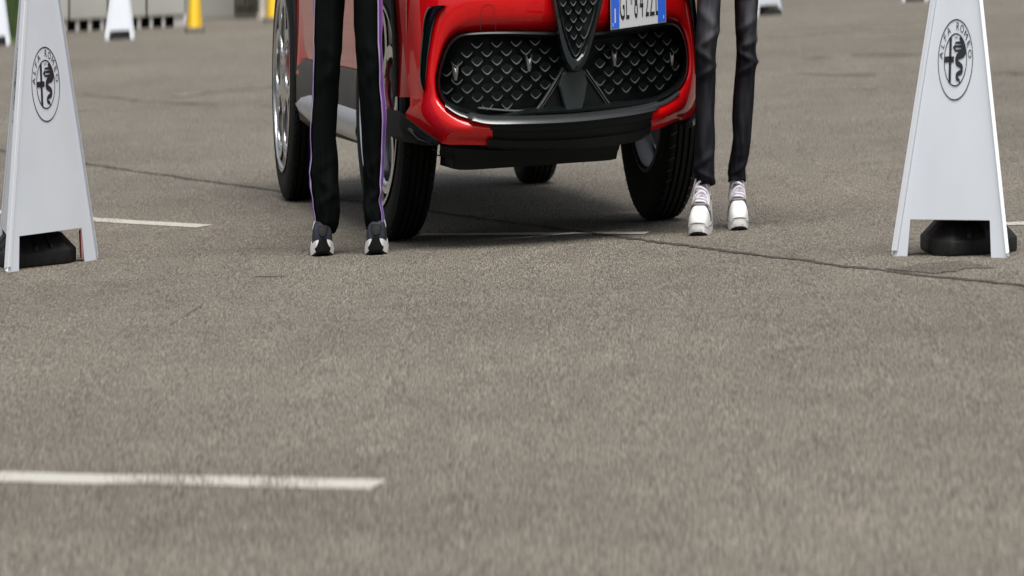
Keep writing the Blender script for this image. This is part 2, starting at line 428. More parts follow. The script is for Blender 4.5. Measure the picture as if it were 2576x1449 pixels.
# ------------------------------------------------------------------ white three-sided pyramid signs
def logo_parts(parent, xf, dia, detail=True):
    r = dia/2; rows = []
    def annulus(ro, ri, name, n=64, z=.0022):
        mb = MB(); a = [Vector((ro*math.cos(2*math.pi*k/n), ro*math.sin(2*math.pi*k/n), z)) for k in range(n)]
        b = [Vector((ri*math.cos(2*math.pi*k/n), ri*math.sin(2*math.pi*k/n), z)) for k in range(n)]
        mb.grid([a, b], True); return mb.build(name, 'sign_ink', parent, xf, 0)
    lg = annulus(r, r*.967, 'emblem')
    inner = r*.655
    mb = MB(); n = 64
    mb.grid([[Vector((q*math.cos(2*math.pi*k/n), q*math.sin(2*math.pi*k/n), .0022)) for k in range(n)] for q in (inner, inner*.95)], True)
    mb.build('inner_ring', 'sign_ink', lg, xf, 0)
    # lettering on the upper arc
    word = 'ALFA ROMEO'; angs = [172, 155, 138.5, 121, 0, 84.5, 66, 47, 28.5, 10]
    rt = r*.735
    for ch, a in zip(word, angs):
        if ch == ' ': continue
        vs, fs = text_flat(ch, r*.275, 1.05); a = R(a); rot = a - math.pi/2
        mb = MB(); mb.add([(rt*math.cos(a)+x*math.cos(rot)-y*math.sin(rot), rt*math.sin(a)+x*math.sin(rot)+y*math.cos(rot), .0022) for x, y in vs], fs)
        mb.build('letter', 'sign_ink', lg, xf, 0, recalc=False)
    # cross in the left half
    def poly(pts, name, z=.0024):
        mb = MB(); mb.add([(x*inner, y*inner, z) for x, y in pts], [tuple(range(len(pts)))]); return mb.build(name, 'sign_ink', lg, xf, 0)
    poly([(-.56,.80),(-.36,.92),(-.36,-.92),(-.56,-.80)], 'cross_bar')
    poly([(-.985,.13),(-.13,.13),(-.13,-.09),(-.99,-.09)], 'cross_bar')
    # serpent: one thick stroke in loops with a wide upper body
    path = [(.30,.80),(.62,.70),(.70,.42),(.58,.24),(.30,.16),(.12,.06),(.12,-.10),(.36,-.18),(.56,-.28),(.54,-.44),(.32,-.50),(.14,-.57),(.16,-.70),(.36,-.76),(.42,-.90)]
    ps = smooth_path([(x*inner, y*inner, .0024) for x, y in path], 60); mb = MB(); rws = []
    for i, q in enumerate(ps):
        d = (ps[min(i+1,59)]-ps[max(i-1,0)]).normalized(); nrm = Vector((-d.y, d.x, 0)); t = i/59
        hw = inner*interp([(0,.03),(.08,.16),(.2,.26),(.32,.15),(.45,.115),(.7,.10),(.9,.075),(1,.03)], t)
        a, b = q+nrm*hw, q-nrm*hw
        for e in (a, b):
            l = math.hypot(e.x, e.y)
            if l > inner*.98: e.x *= inner*.98/l; e.y *= inner*.98/l
        rws.append([a, b])
    mb.grid(rws); mb.build('serpent', 'sign_ink', lg, xf, 0)
    for yy in (.50, .34, .64):
        poly([(-.05,yy+.035),(.5,yy+.06),(.5,yy-.06),(-.05,yy-.035)], 'serpent_jaw', .0023)
    poly([(-.16,.52),(-.02,.62),(-.02,.28),(-.16,.40)], 'serpent_figure', .0023)
    poly([(-.24,.49),(-.14,.50),(-.14,.43),(-.24,.42)], 'serpent_figure', .0023)
    for k in range(3): poly([(-.1+k*.09,.80),(-.04+k*.09,.80),(-.07+k*.1,.90)], 'crown', .0023)
    return lg

def pyramid_sign(A, B, label, group, apex=1.0, logos=(0, 1, 2), red=True):
    A, B = Vector(A), Vector(B); A.z = B.z = 0
    u = (B-A).normalized(); L = (B-A).length; q_ = L/.62; apex = apex*q_ if q_ < .9 else apex; q_ = min(1, q_) if q_ < .9 else 1
    back = Vector((-u.y, u.x, 0))
    if back.y < 0: back = -back
    Cc = (A+B)/2 + back*L*math.sqrt(3)/2
    cen = (A+B+Cc)/3
    t = thing('pyramid_sign', label, 'sign', cen, group)
    for fi, (P, Q) in enumerate(((A, B), (B, Cc), (Cc, A))):
        ue = (Q-P).normalized(); mid = (P+Q)/2; top = cen + Vector((0,0,apex))
        ve = (top-mid); SL = ve.length; ve.normalize(); ne = ue.cross(ve).normalized()
        if ne.dot(mid-cen) < 0: ne = -ne
        xf = (lambda v, mid=mid, ue=ue, ve=ve, ne=ne: mid + ue*v.x + ve*v.y + ne*v.z)
        hw = lambda v: L/2*(1-v/SL)
        oh = .085*q_; top_v = SL*.93
        fl, fr = .085*q_, .092*q_
        outer = [(-hw(0)+.002, 0), (-hw(0)+fl, .0), (-hw(0)+fl+.012, oh), (hw(0)-fr-.012, oh), (hw(0)-fr, .0), (hw(0)-.002, 0), (hw(top_v), top_v), (-hw(top_v), top_v)]
        th = .006
        mb = MB(); n = len(outer)
        # front and back skins in three pieces each, so the faces stay convex
        for z, fl_ in ((0, 0), (-th, 1)):
            V = [(x, y, z) for x, y in outer]
            e1 = (-hw(oh), oh, z); e2 = (hw(oh), oh, z)
            mb.add(V+[e1, e2], [(0,1,2,8), (3,4,5,9), (8,2,3,9,6,7)])
        for i in range(n):
            j = (i+1) % n
            mb.add([(*outer[i],0),(*outer[j],0),(*outer[j],-th),(*outer[i],-th)], [(0,1,2,3)])
        pn = mb.build('panel', 'sign_white', t, xf, 0)
        # folded joining flap along the left edge, slightly proud
        fw = .026
        fmb = MB(); rows = []
        for v in (0.012, SL*.3, SL*.6, top_v):
            xl = -hw(v); wv = fw if v < top_v else .02
            rows.append([(xl-.006, v, -.012), (xl-.004, v, .006), (xl+wv, v, .007+.002*math.sin(v*9)), (xl+wv+.001, v, .001)])
        fmb.grid(rows); fmb.cap(rows[0]); fmb.build('flap', 'sign_edge', t, xf, 30)
        fmb = MB(); rows = []
        for v in (0.004, SL*.5, top_v):
            xl = hw(v); rows.append([(xl-.008, v, .001), (xl-.006, v, .003), (xl+.002, v, .003), (xl+.003, v, -.010)])
        fmb.grid(rows); fmb.build('fold', 'sign_edge', t, xf, 30)
        # red lining on the inner edge of the opening
        rb = MB()
        if red: rb.box(hw(0)-fr-.004-.012, hw(0)-fr-.0125, .012, oh-.003, -.02, -.0065).build('lining', 'sign_inside_red', t, xf, 0)
        if fi in logos:
            cv = .452*q_
            lx = (lambda v, xf=xf, cv=cv: xf(Vector((v.x+.004, v.y+cv, v.z))))
            logo_parts(pn, lx, .188*q_)
    return t
GS = 'white pyramid signs around the car'
A, B = ground(15, 686), ground(247, 653)
pyramid_sign(A, B, 'large white pyramid sign with round emblem at the left edge of the lot', GS, 1.08)
cL = (A+B)/2 + Vector((-.145, .20, 0))
cone((cL.x, cL.y, 0), 'black weighted cone foot under the large left white pyramid sign', 'weighted feet under the signs', .42, 'base_rubber', 'cone_yellow', .5, True, .5, .075)
A2, B2 = ground(2243, 644), ground(2537, 649)
pyramid_sign(A2, B2, 'large white pyramid sign with round emblem at the right beside the sealed seam', GS, 1.02, red=False)
cR = (A2+B2)/2 + Vector((.13, .24, 0))
cone((cR.x, cR.y, 0), 'black weighted cone foot under the large right white pyramid sign', 'weighted feet under the signs', .44, 'base_rubber', 'cone_yellow', .1, True, .5, .075)
def far_sign(pxl, pyl, pxr, pyr, label, lab2, logos=()):
    a, b = ground(pxl, pyl), ground(pxr, pyr)
    pyramid_sign(a, b, label, GS, 1.05, logos, False)
    ll = (b-a).length; c = (a+b)/2 + Vector((.0, .31*ll, 0))
    cone((c.x, c.y, 0), lab2, 'weighted feet under the signs', .72*ll, 'base_rubber', 'cone_yellow', .1, True, .28, .05)
far_sign(263, 101, 339, 97.5, 'distant blurred white pyramid sign left of the yellow cone', 'dark cone foot under the distant white sign left of the yellow cone', (1,2))
far_sign(-52, 117, 27, 113, 'distant white pyramid sign cut by the left picture edge before the grass', 'dark cone foot under the distant sign at the left picture edge', (1,2))
far_sign(78, 84, 154, 81, 'distant white pyramid sign half hidden behind the large left sign', 'dark cone foot under the half hidden distant white sign', (1,2))
far_sign(1901, 41, 1969, 35.5, 'distant white pyramid sign just right of the jeans legs', 'dark cone foot under the distant sign right of the jeans legs', (1,2))
far_sign(2268, 4, 2336, 1, 'far white pyramid sign whose foot just shows at the top picture edge', 'dark cone foot under the far sign at the top picture edge', (1,2))

# ------------------------------------------------------------------ red car
TX, TY, YAW = .104, 18.345, .280
cs, sn = math.cos(YAW), math.sin(YAW)
def carx(v): return Vector((TX + v.x*cs - v.y*sn, TY + v.x*sn + v.y*cs, v.z))
def to_local(p): dx, dy = p.x-TX, p.y-TY; return Vector((dx*cs + dy*sn, -dx*sn + dy*cs, p.z))
X0 = 0.0                                   # middle line of the nose
OV = .83
def ys(x, z):                                # front surface of the nose
    q = abs(x - X0)
    y = -OV + .20*(q/.9)**2 + .25*(q/.93)**8
    if z > .42: y += .16*(z-.42) + .25*max(0, z-.62)
    if z < .30: y += .35*(.30-z)
    return y
def nose(px, py, off=0.0):                   # pixel -> local point on the nose surface (off > 0 is deeper)
    a, b = 15.0, 21.0
    for _ in range(40):
        Y = (a+b)/2; l = to_local(at_depth(px, py, Y))
        q = min(abs(l.x-X0), .99); yy = ys(X0+q, l.z) + off
        if l.y < yy: a = Y
        else: b = Y
    return l
def on(x, z, off=0.0): return Vector((x, ys(x, z)+off, z))
car = thing('parked_car', 'glossy red car with black honeycomb grille parked between two standing people', 'car', carx(Vector((X0, .6, 0))))
def B_(mb, name, m, parent=car, **k): return mb.build(name, m, parent, carx, **k)

# --- painted nose: an upside-down U round the grille
inner_px = [(1232,303),(1175,290),(1130,270),(1106,243),(1099,205),(1106,165),(1124,115),(1150,88),(1190,80),(1260,77),(1330,77),(1396,78),(1445,80),(1500,78),(1545,75),(1600,69),(1650,61),(1685,56),(1706,64),(1720,90),(1728,130),(1729,170),(1722,200),(1705,225),(1675,247),(1642,262)]
inn = [nose(*q) for q in inner_px]
N = 120
innp = smooth_path([(p.x, p.z, 0) for p in inn], N)
outp = [nose(1238,366), nose(1175,364), nose(1112,361), nose(1066,333), nose(1020,292)]
outl = [(p.x, p.z) for p in outp] + [(X0-.845,.365),(X0-.865,.45),(X0-.885,.60),(X0-.88,.76),(X0-.78,.82),(X0-.45,.835),(X0,.84),(X0+.45,.835),(X0+.78,.82),(X0+.88,.76),(X0+.885,.60),(X0+.875,.45),(X0+.865,.36)]
outr = [nose(1742,289), nose(1700,305), nose(1660,322), nose(1628,329)]
outl += [(p.x, p.z) for p in outr]
outq = smooth_path([(a, b, 0) for a, b in outl], N)
rows = []
K_ = 14
for k in range(K_+1):
    t = k/K_
    row = []
    for a, b in zip(innp, outq):
        q = a.lerp(b, t)
        x, z = q.x, q.y
        y = ys(x, z) - .030*math.sin(math.pi*min(1, t*1.15))**.8 if t < .87 else ys(x, z) - .030*math.sin(math.pi*min(1, t*1.15))**.8
        if t == 0: y += .03
        elif k == 1: y += .004
        row.append(Vector((x, y, z)))
    rows.append(row)
mb = MB(); mb.grid(rows)
nosep = B_(mb, 'bumper', 'car_paint', smooth=60)
# panel joint round the tow-eye cover
def line_on(pts, w, off, n=40, closed=False, m='black_satin', name='panel_gap', par=None, surf=None):
    P = [nose(*q, 0) for q in pts]; P = smooth_path([(p.x, p.z, 0) for p in P], n, closed); mb = MB(); rr = []
    for i, p in enumerate(P):
        d = (P[min(i+1,n-1)]-P[max(i-1,0)]).normalized(); a = Vector((-d.y, d.x, 0))
        rr.append([on(p.x-a.x*w/2, p.y-a.y*w/2, off), on(p.x+a.x*w/2, p.y+a.y*w/2, off)])
    mb.grid(rr); return B_(mb, name, m, par or car, smooth=0)
line_on([(1205,78),(1204,50),(1206,28),(1214,16),(1224,12),(1235,17),(1241,30),(1242,50),(1242,78)], .0022, -.0345, par=nosep)

# --- grille: gloss frame, dark backing, scales
cxp = sum((p.x for p in innp))/N; czp = sum((p.y for p in innp))/N
closed_in = [(1232,303)] + inner_px[1:] + [(1560,274),(1440,286),(1330,292)]
ci = [nose(*q) for q in closed_in]; gi = smooth_path([(p.x, p.z, 0) for p in ci], 140, True)
gc = Vector((sum(p.x for p in gi)/140, sum(p.y for p in gi)/140, 0))
def inset(p, d):
    v = gc - p; v.x *= .25; return p + v.normalized()*d
rows = [[on(p.x, p.y, .028) for p in gi], [on(inset(p,.004).x, inset(p,.004).y, -.012) for p in gi], [on(inset(p,.010).x, inset(p,.010).y, -.014) for p in gi],
        [on(inset(p,.019).x, inset(p,.019).y, .004) for p in gi], [on(inset(p,.024).x, inset(p,.024).y, .05) for p in gi]]
mb = MB(); mb.grid(rows, True); gframe = B_(mb, 'grille_frame', 'frame_black', smooth=50)
mb = MB(); ring = [on(inset(p,.014).x, inset(p,.014).y, .05) for p in gi]
for k in range(1, 6):
    pass
rr = []
for k in range(6):
    t = k/5; rr.append([on(p.x+(gc.x-p.x)*t*.97, p.y+(gc.y-p.y)*t*.97, .058) for p in gi])
mb.grid(rr, True); mb.cap(rr[-1]); B_(mb, 'grille_back', 'black_satin', smooth=60)

def inside(poly, x, z):
    c = False; n = len(poly)
    for i in range(n):
        a, b = poly[i], poly[i-1]
        if (a.y > z) != (b.y > z) and x < (b.x-a.x)*(z-a.y)/(b.y-a.y)+a.x: c = not c
    return c
core = [inset(p, .034) for p in gi]
tri_px = [(1395,60),(1412,150),(1424,176),(1350,282),(1340,300),(1545,300),(1535,268),(1474,176),(1488,140),(1502,60)]
tri = [nose(*q) for q in tri_px]; trip = [Vector((p.x, p.z, 0)) for p in tri]
def scale_blade(x, z, par, off=.028, wd=.030, hh=.0125):
    # one scale: a dark pointed tile with a thin bright lip like a smile along its lower edge
    n = 8; mb = MB(); rows = []
    ts_ = [i/n*2-1 for i in range(n+1)]
    low = [on(x+t*wd, z+hh*abs(t)**1.5, off) for t in ts_]
    up = [on(x+t*wd*.92, z+.024-.006*abs(t), off+.003) for t in ts_]
    mb.grid([low, up]); k0 = len(mb.f)
    for t in ts_:
        xx = x+t*wd; zz = z+hh*abs(t)**1.5; th = .0015*(1-t*t)**.5+.0007
        rows.append([on(xx, zz+th, off+.004), on(xx, zz+th*.7, off-.006), on(xx, zz-th*.7, off-.006), on(xx, zz-th, off+.004)])
    mb.grid(rows); mb.split = k0
    return B_(mb, 'grille_scale', ('scale_face', 'grille_edge'), par, smooth=40, recalc=False)
sx_, sz_ = .106, .0218
core = [inset(p, .026) for p in gi]
for j in range(-12, 13):
    for i in range(-12, 13):
        x = X0 + .012 + (i + (.5 if j % 2 else 0))*sx_; z = .405 + j*sz_
        if inside(core, x, z) and inside(core, x-.016, z+.008) and inside(core, x+.016, z+.008) and not inside(trip, x, z) and not inside(trip, x-.025, z+.005) and not inside(trip, x+.025, z+.005):
            scale_blade(x, z, gframe)
# four silver horned clips on the mesh
for (px, py, s_) in ((1148,180,.85), (1333,157,.85), (1548,145,.8), (1693,148,.7)):
    c = nose(px, py, .0); mb = MB()
    pts = [(-.019,.024),(-.012,.012),(0,.008),(.012,.012),(.019,.024),(.014,-.004),(.006,-.026),(-.006,-.026),(-.014,-.004)]
    fr = [on(c.x+a*s_, c.z+b*s_, .012) for a, b in pts]; bkk = [on(c.x+a*s_, c.z+b*s_, .04) for a, b in pts]
    mb.grid([fr, bkk], True); mid = on(c.x, c.z-.004, .004); mb.add(fr+[mid], [(k, (k+1) % 9, 9) for k in range(9)])
    B_(mb, 'sensor_clip', 'clip', smooth=20)
# central triangle frames and the grey radar cover
def bar_on(pts, w, off, dep, m, name, par=car, n=24):
    P = [nose(*q) for q in pts]; P = smooth_path([(p.x, p.z, 0) for p in P], n); mb = MB(); rr = []
    for i, p in enumerate(P):
        d = (P[min(i+1,n-1)]-P[max(i-1,0)]).normalized(); a = Vector((-d.y, d.x, 0))*w/2
        rr.append([on(p.x-a.x, p.y-a.y, off+dep), on(p.x-a.x, p.y-a.y, off+.002), on(p.x-a.x*.5, p.y-a.y*.5, off), on(p.x+a.x*.5, p.y+a.y*.5, off), on(p.x+a.x, p.y+a.y, off+.002), on(p.x+a.x, p.y+a.y, off+dep)])
    mb.grid(rr); mb.cap(rr[0]); mb.cap(rr[-1]); return B_(mb, name, m, par, smooth=30)
for pts in ([(1419,172),(1385,228),(1356,272),(1342,277),(1290,279),(1205,272)], [(1476,176),(1508,222),(1534,260),(1548,267),(1610,260),(1660,250)]):
    bar_on(pts, .0045, .006, .04, 'grille_edge', 'grille_trim', gframe)
    bar_on([(x + (6 if x < 1440 else -6), y+2) for x, y in pts[:3]], .0025, .008, .04, 'grille_edge', 'grille_trim', gframe)
def plate_on(pts, off, dep, m, name, par=car, dome=.006):
    P = [nose(*q) for q in pts]; c = sum((Vector((p.x, p.z, 0)) for p in P), Vector())/len(P)
    o = [on(p.x, p.z, off) for p in P]; bk = [on(p.x, p.z, off+dep) for p in P]
    ii = [on(p.x+(c.x-p.x)*.1, p.z+(c.y-p.z)*.1, off-dome) for p in P]
    mb = MB(); mb.grid([bk, o, ii], True); mb.add(ii, [tuple(range(len(ii)))]); return B_(mb, name, m, par, smooth=25)
plate_on([(1421,178),(1462,172),(1470,180),(1478,208),(1472,250),(1462,286),(1424,288),(1414,250),(1405,215),(1414,185)], -.004, .045, 'radar', 'radar_cover')
plate_on([(1405,218),(1414,185),(1380,238),(1352,279),(1368,284),(1424,289),(1414,250)], .02, .03, 'black_satin', 'radar_surround')
plate_on([(1478,208),(1472,180),(1506,226),(1532,266),(1520,276),(1462,287),(1472,250)], .02, .03, 'black_satin', 'radar_surround')

# --- shield
so_px = [(1366,-70),(1383,0),(1391,50),(1403,115),(1415,155),(1427,175),(1441,182),(1456,176),(1470,155),(1484,112),(1500,50),(1511,0),(1530,-70)]
si_px = [(1384,-70),(1399,0),(1407,42),(1418,85),(1428,115),(1436,134),(1442,140),(1449,132),(1459,112),(1472,82),(1485,42),(1494,0),(1510,-70)]
def nz(px, py):
    p = nose(px, py); return Vector((p.x, p.z, 0))
so_ = [nz(*q) for q in so_px]; si_ = [nz(*q) for q in si_px]
# carry the shield up to its full height above the picture
so_ = [Vector((X0-.185,.80,0))] + so_ + [Vector((X0+.185,.80,0))]; si_ = [Vector((X0-.150,.775,0))] + si_ + [Vector((X0+.150,.775,0))]
n = 70; sop = smooth_path(so_, n); sip = smooth_path(si_, n)
prof = [(0,.01),(0,-.030),(.06,-.046),(.2,-.054),(.55,-.055),(.85,-.046),(1,-.03),(1,.02)]
mb = MB(); mb.grid([[on(a.lerp(b,t).x, a.lerp(b,t).y, o) for a, b in zip(sop, sip)] for t, o in prof])
sh = B_(mb, 'shield', 'black_gloss', smooth=50)
mb = MB(); rows = []
for t, o in ((.93,-.044),(.96,-.052),(1.0,-.048),(1.02,-.03)):
    rows.append([on(a.lerp(b,t).x, a.lerp(b,t).y, o) for a, b in zip(sop, sip)])
mb.grid(rows); B_(mb, 'shield_trim', 'satin_silver', sh, smooth=50)
mb = MB(); rows = []
cc = Vector((X0, .60, 0))
for k in range(5): rows.append([on(p.x+(cc.x-p.x)*k/4.2, p.y+(cc.y-p.y)*k/4.2, -.036) for p in sip])
mb.grid(rows); B_(mb, 'shield_back', 'black_satin', sh, smooth=50)
for j in range(0, 14):
    for i in range(-3, 4):
        x = X0 - .004 + (i + (.5 if j % 2 else 0))*.058; z = .462 + j*.0205
        if inside(sip, x-.008, z) and inside(sip, x+.008, z): scale_blade(x, z, sh, -.052, .018, .010)

# --- side intakes: black blades let into the paint
for mir in (0, 1):
    L = [(1116,13),(1092,15),(1076,22),(1066,45),(1060,90),(1055,140),(1052,185),(1055,212),(1061,230)]
    Rr = [(1116,14),(1104,22),(1093,33),(1085,55),(1077,95),(1070,140),(1066,180),(1063,210),(1062,230)]
    a = smooth_path([nz(*q) for q in L], 30); b = smooth_path([nz(*q) for q in Rr], 30)
    if mir: a = [Vector((2*X0-p.x, p.y, 0)) for p in a]; b = [Vector((2*X0-p.x, p.y, 0)) for p in b]
    mb = MB(); mb.grid([[on(p.lerp(q,t).x, p.lerp(q,t).y, o) for p, q in zip(a, b)] for t, o in ((-.14,-.030),(-.05,-.047),(.0,-.046),(.12,-.035),(.5,-.032),(.85,-.033),(1,-.042),(1.1,-.044),(1.22,-.028))])
    B_(mb, 'side_intake', 'black_gloss', smooth=60)

# --- lower lip, skirt, undertray
lip_px = [(1117,262),(1150,284),(1190,296),(1228,303),(1300,303),(1380,301),(1460,296),(1540,287),(1600,278),(1642,268),(1680,252),(1706,232)]
lp = smooth_path([nz(*q) for q in lip_px], 70); mb = MB(); rows = []
for dz, off in ((.013,.03),(.012,-.014),(.006,-.032),(-.001,-.042),(-.007,-.046),(-.010,-.040),(-.011,.02)):
    rows.append([on(p.x, p.y+dz*(1 if 6 < i < 62 else .6), off*(1 if 6 < i < 62 else .6)) for i, p in enumerate(lp)])
mb.grid(rows); B_(mb, 'front_lip', 'lip_gloss', smooth=50)
sk_t = smooth_path([nz(*q) for q in [(1232,306),(1300,308),(1380,306),(1460,301),(1540,292),(1600,283),(1640,272)]], 40)
sk_b = smooth_path([nz(*q) for q in [(1222,372),(1300,378),(1380,378),(1460,374),(1540,366),(1600,356),(1632,340)]], 40)
mb = MB(); mb.grid([[on(a.lerp(b,t).x, a.lerp(b,t).y, o) for a, b in zip(sk_t, sk_b)] for t, o in ((0,.0),(.0,-.028),(.3,-.03),(.32,-.024),(.62,-.02),(.66,-.028),(.9,-.025),(1,-.005),(1,.08))])
B_(mb, 'skirt', 'black_satin', smooth=30)
ut_t = smooth_path([nz(*q) for q in [(1110,366),(1140,372),(1222,378),(1380,380),(1480,372),(1540,364),(1566,358)]], 30)
ut_b = smooth_path([nz(*q) for q in [(1114,396),(1148,402),(1154,429),(1300,423),(1440,413),(1540,406),(1560,402)]], 30)
mb = MB(); mb.grid([[on(a.lerp(b,t).x, max(.12, a.lerp(b,t).y), o) for a, b in zip(ut_t, ut_b)] for t, o in ((-.6,.10),(0,.03),(.5,.05),(.52,.06),(1,.07),(1,.35))])
B_(mb, 'undertray', 'black_plastic', smooth=30)
# black corner spats ahead of the front wheels
sp_px = [(1002,278),(1030,301),(1070,331),(1107,356),(1100,365),(1072,366),(1040,360),(1012,345),(1000,318)]
spl = [nose(*q) for q in sp_px]
for sg in (-1, 1):
    P = [Vector((p.x if sg < 0 else 2*X0-p.x, p.y, p.z)) for p in spl]; c_ = sum(P, Vector())/len(P)
    fr = [p+Vector((0,-.018,0)) for p in P]; bk = [p+Vector((-.03*-sg,.20,0)) for p in P]
    mid = [p.lerp(c_, .14)+Vector((sg*.006,-.034,0)) for p in P]
    mb = MB(); mb.grid([bk, fr, mid], True); mb.add(mid, [tuple(range(len(P)))]); sp = B_(mb, 'spat', 'black_plastic', smooth=30)
    f = MB(); f.tube([P[8].lerp(c_,.5)+Vector((0,-.04,.005)), c_+Vector((0,-.052,-.006)), P[4].lerp(c_,.35)+Vector((0,-.045,-.002))], [.006,.010,.006], 8); B_(f, 'deflector', 'black_gloss', sp)
# --- sides, arches, bonnet, cabin
WB, ZA, RA = 2.60, .348, .395
XS = 0.0
def zlow(y):
    z = .375
    for ya in (0.0, WB):
        d = abs(y-ya)
        if d < RA: z = max(z, ZA + math.sqrt(RA*RA-d*d))
    return z
def ztop(y): return interp([(-.36,.80),(0,.93),(.6,1.02),(2.0,1.05),(3.2,1.08),(3.5,1.0)], y)
ysn = sorted(set([-.50+i*.045 for i in range(90)] + [ya+sg*RA*math.cos(R(a)) for ya in (0, WB) for sg in (-1,1) for a in range(0,91,6)]))
ysn = [y for y in ysn if y <= 3.5]
for sg in (-1, 1):
    rows = []
    for k in range(13):
        t = k/12; row = []
        for y in ysn:
            zb, zt = zlow(y), ztop(y); z = zb + (zt-zb)*t
            end = max(0, y-2.8)
            x = .900 - .05*max(0, (z-.75)/.3)**2 - .05*max(0,(.6-z)/.25)**2*(0 if min(abs(y), abs(y-WB)) < .5 else 1) + .012*math.sin(z*7) - .36*end
            if y < -.2: x -= .03*((-.2-y)/.3)
            row.append(Vector((XS+sg*x, y, z)))
        rows.append(row)
    mb = MB(); mb.grid(rows); B_(mb, 'side_panel', 'car_paint', smooth=50)
    for ya in (0, WB):                       # wheel-arch cladding
        rows = []
        for rr_, xo in ((RA+.022,.895),(RA+.020,.908),(RA+.004,.910),(RA-.010,.902),(RA-.012,.80)):
            rows.append([Vector((XS+sg*xo, ya - rr_*math.cos(R(a)), ZA + rr_*math.sin(R(a)))) for a in range(4, 177 if ya < 1 else 112, 4)])
        mb = MB(); mb.grid(rows); B_(mb, 'arch_cladding', 'black_plastic', smooth=40)
        mb = MB(); mb.grid([[Vector((XS+sg*xo, ya-(RA-.01)*math.cos(R(a)), ZA+(RA-.01)*math.sin(R(a)))) for a in range(0,181 if ya < 1 else 121,8)] for xo in (.82,.55)])
        mb.cap([Vector((XS+sg*.55, ya-(RA-.01)*math.cos(R(a)), ZA+(RA-.01)*math.sin(R(a)))) for a in range(0,181 if ya < 1 else 121,8)])
        B_(mb, 'arch_liner', 'black_satin', smooth=40)
    # sill: grey cladding, bright blade
    y0, y1 = RA+.02, WB-RA-.02; sec = [(.885,.42),(.905,.40),(.905,.30),(.88,.245),(.80,.215),(.70,.21)]
    mb = MB(); mb.grid([[Vector((XS+sg*x, y0+(y1-y0)*i/20, z)) for x, z in sec] for i in range(21)]); B_(mb, 'sill', 'cladding', smooth=40)
    sec = [(.905,.300),(.925,.292),(.942,.262),(.936,.252),(.90,.238)]
    mb = MB(); rows = []
    for i in range(25):
        t = i/24; k = max(.04, interp([(0,1.0),(.75,.95),(.9,.6),(1,.04)], t))
        rows.append([Vector((XS+sg*(.905+(x-.905)*k), y0-.02+(y1-y0+.04)*t, .275+.015*t+(z-.268)*k*1.3)) for x, z in sec])
    mb.grid(rows); B_(mb, 'sill_blade', 'satin_silver', smooth=40)
    # door joints and handles
    for yd in (.62, 1.66):
        mb = MB(); mb.grid([[Vector((XS+sg*(.9025-.05*max(0,(z-.75)/.3)**2+.012*math.sin(z*7)), yd+dy, z)) for z in [.39+.06*k for k in range(11)]] for dy in (-.002,.002)]); B_(mb, 'door_gap', 'black_satin', smooth=0)
    for yh_ in (1.4, 2.15):
        mb = MB(); mb.tube([Vector((XS+sg*.93, yh_, .93)), Vector((XS+sg*.945, yh_+.03, .935)), Vector((XS+sg*.945, yh_+.17, .945)), Vector((XS+sg*.93, yh_+.2, .945))], .013, 8); B_(mb, 'door_handle', 'car_paint')
    # headlight, mirror, tail light (above the picture)
    mb = MB(); rows = []
    for k in range(9):
        x = XS+sg*(.34+.065*k); rows.append([on(x, .79-.004*k, -.012), on(x, .755, -.034), on(x, .715+.004*k, -.03)])
    mb.grid(rows); B_(mb, 'headlight', 'glass', smooth=50)
    mb = MB(); mb.tube([Vector((XS+sg*.88, .62, 1.06)), Vector((XS+sg*.98, .60, 1.10)), Vector((XS+sg*1.09, .60, 1.11)), Vector((XS+sg*1.12, .6, 1.10))], [.02,.075,.08,.03], 12); B_(mb, 'mirror', 'car_paint')
def ztopc(y, x): return ztop(y) + .07*(1-(abs(x)/.9)**2.2)
rows = []
for i in range(15):
    y = -.46 + (1.10)*i/14; row = []
    for k in range(25):
        x = (k/12-1)*.885
        yy = y if i > 0 else max(y-.12, ys(X0+x, .80)+.02) ; zz = ztopc(max(y,-.36), x) - (.05 if i == 0 else 0)
        row.append(Vector((X0+x, yy if i else min(yy, -.3), zz)))
    rows.append(row)
mb = MB(); mb.grid(rows); B_(mb, 'bonnet', 'car_paint', smooth=50)
def cab(st, a0, a1): return [[Vector((X0+w*math.cos(R(a)), y, z0+(z1-z0)*math.sin(R(a))**.6)) for a in range(a0, a1, 6)] for y, w, z0, z1 in st]
cabst = [(.58,.80,1.0,1.06),(.95,.80,1.02,1.33),(1.35,.79,1.02,1.55),(1.9,.79,1.03,1.60),(2.5,.79,1.04,1.59),(3.0,.77,1.05,1.47),(3.4,.74,1.04,1.14)]
mb = MB(); mb.grid(cab(cabst, 0, 181)); B_(mb, 'windows', 'glass', smooth=50)
mb = MB(); mb.grid([[Vector((p.x, p.y, p.z+.008)) for p in r] for r in cab(cabst[2:6], 48, 133)]); B_(mb, 'roof', 'car_paint', smooth=50)
mb = MB(); mb.grid([[Vector((X0+x, 3.44+.08*(1-abs(x)/.8)+yy, z)) for x in (-.62,-.4,0,.4,.62)] for z, yy in ((.30,.0),(.5,.08),(.8,.08),(1.02,-.03),(1.12,-.08))]); B_(mb, 'tailgate', 'car_paint', smooth=40)
mb = MB(); mb.grid([[Vector((X0+x, y, 1.0)) for x in (-.86,.86)] for y in (.4, 3.45)]); B_(mb, 'cabin_floor', 'black_satin', smooth=0)
mb = MB(); mb.box(X0-.52, X0+.52, -.42, 3.35, .235, .93); mb.box(X0-.78, X0+.78, .48, 2.15, .215, .60); B_(mb, 'chassis', 'black_plastic', smooth=0)
for sg in (-1, 1):
    for y in (0, WB):
        mb = MB(); mb.tube([Vector((X0+sg*.5, y+.02, .36)), Vector((sg*.70, y, .345))], .03, 10); B_(mb, 'axle_arm', 'black_plastic')
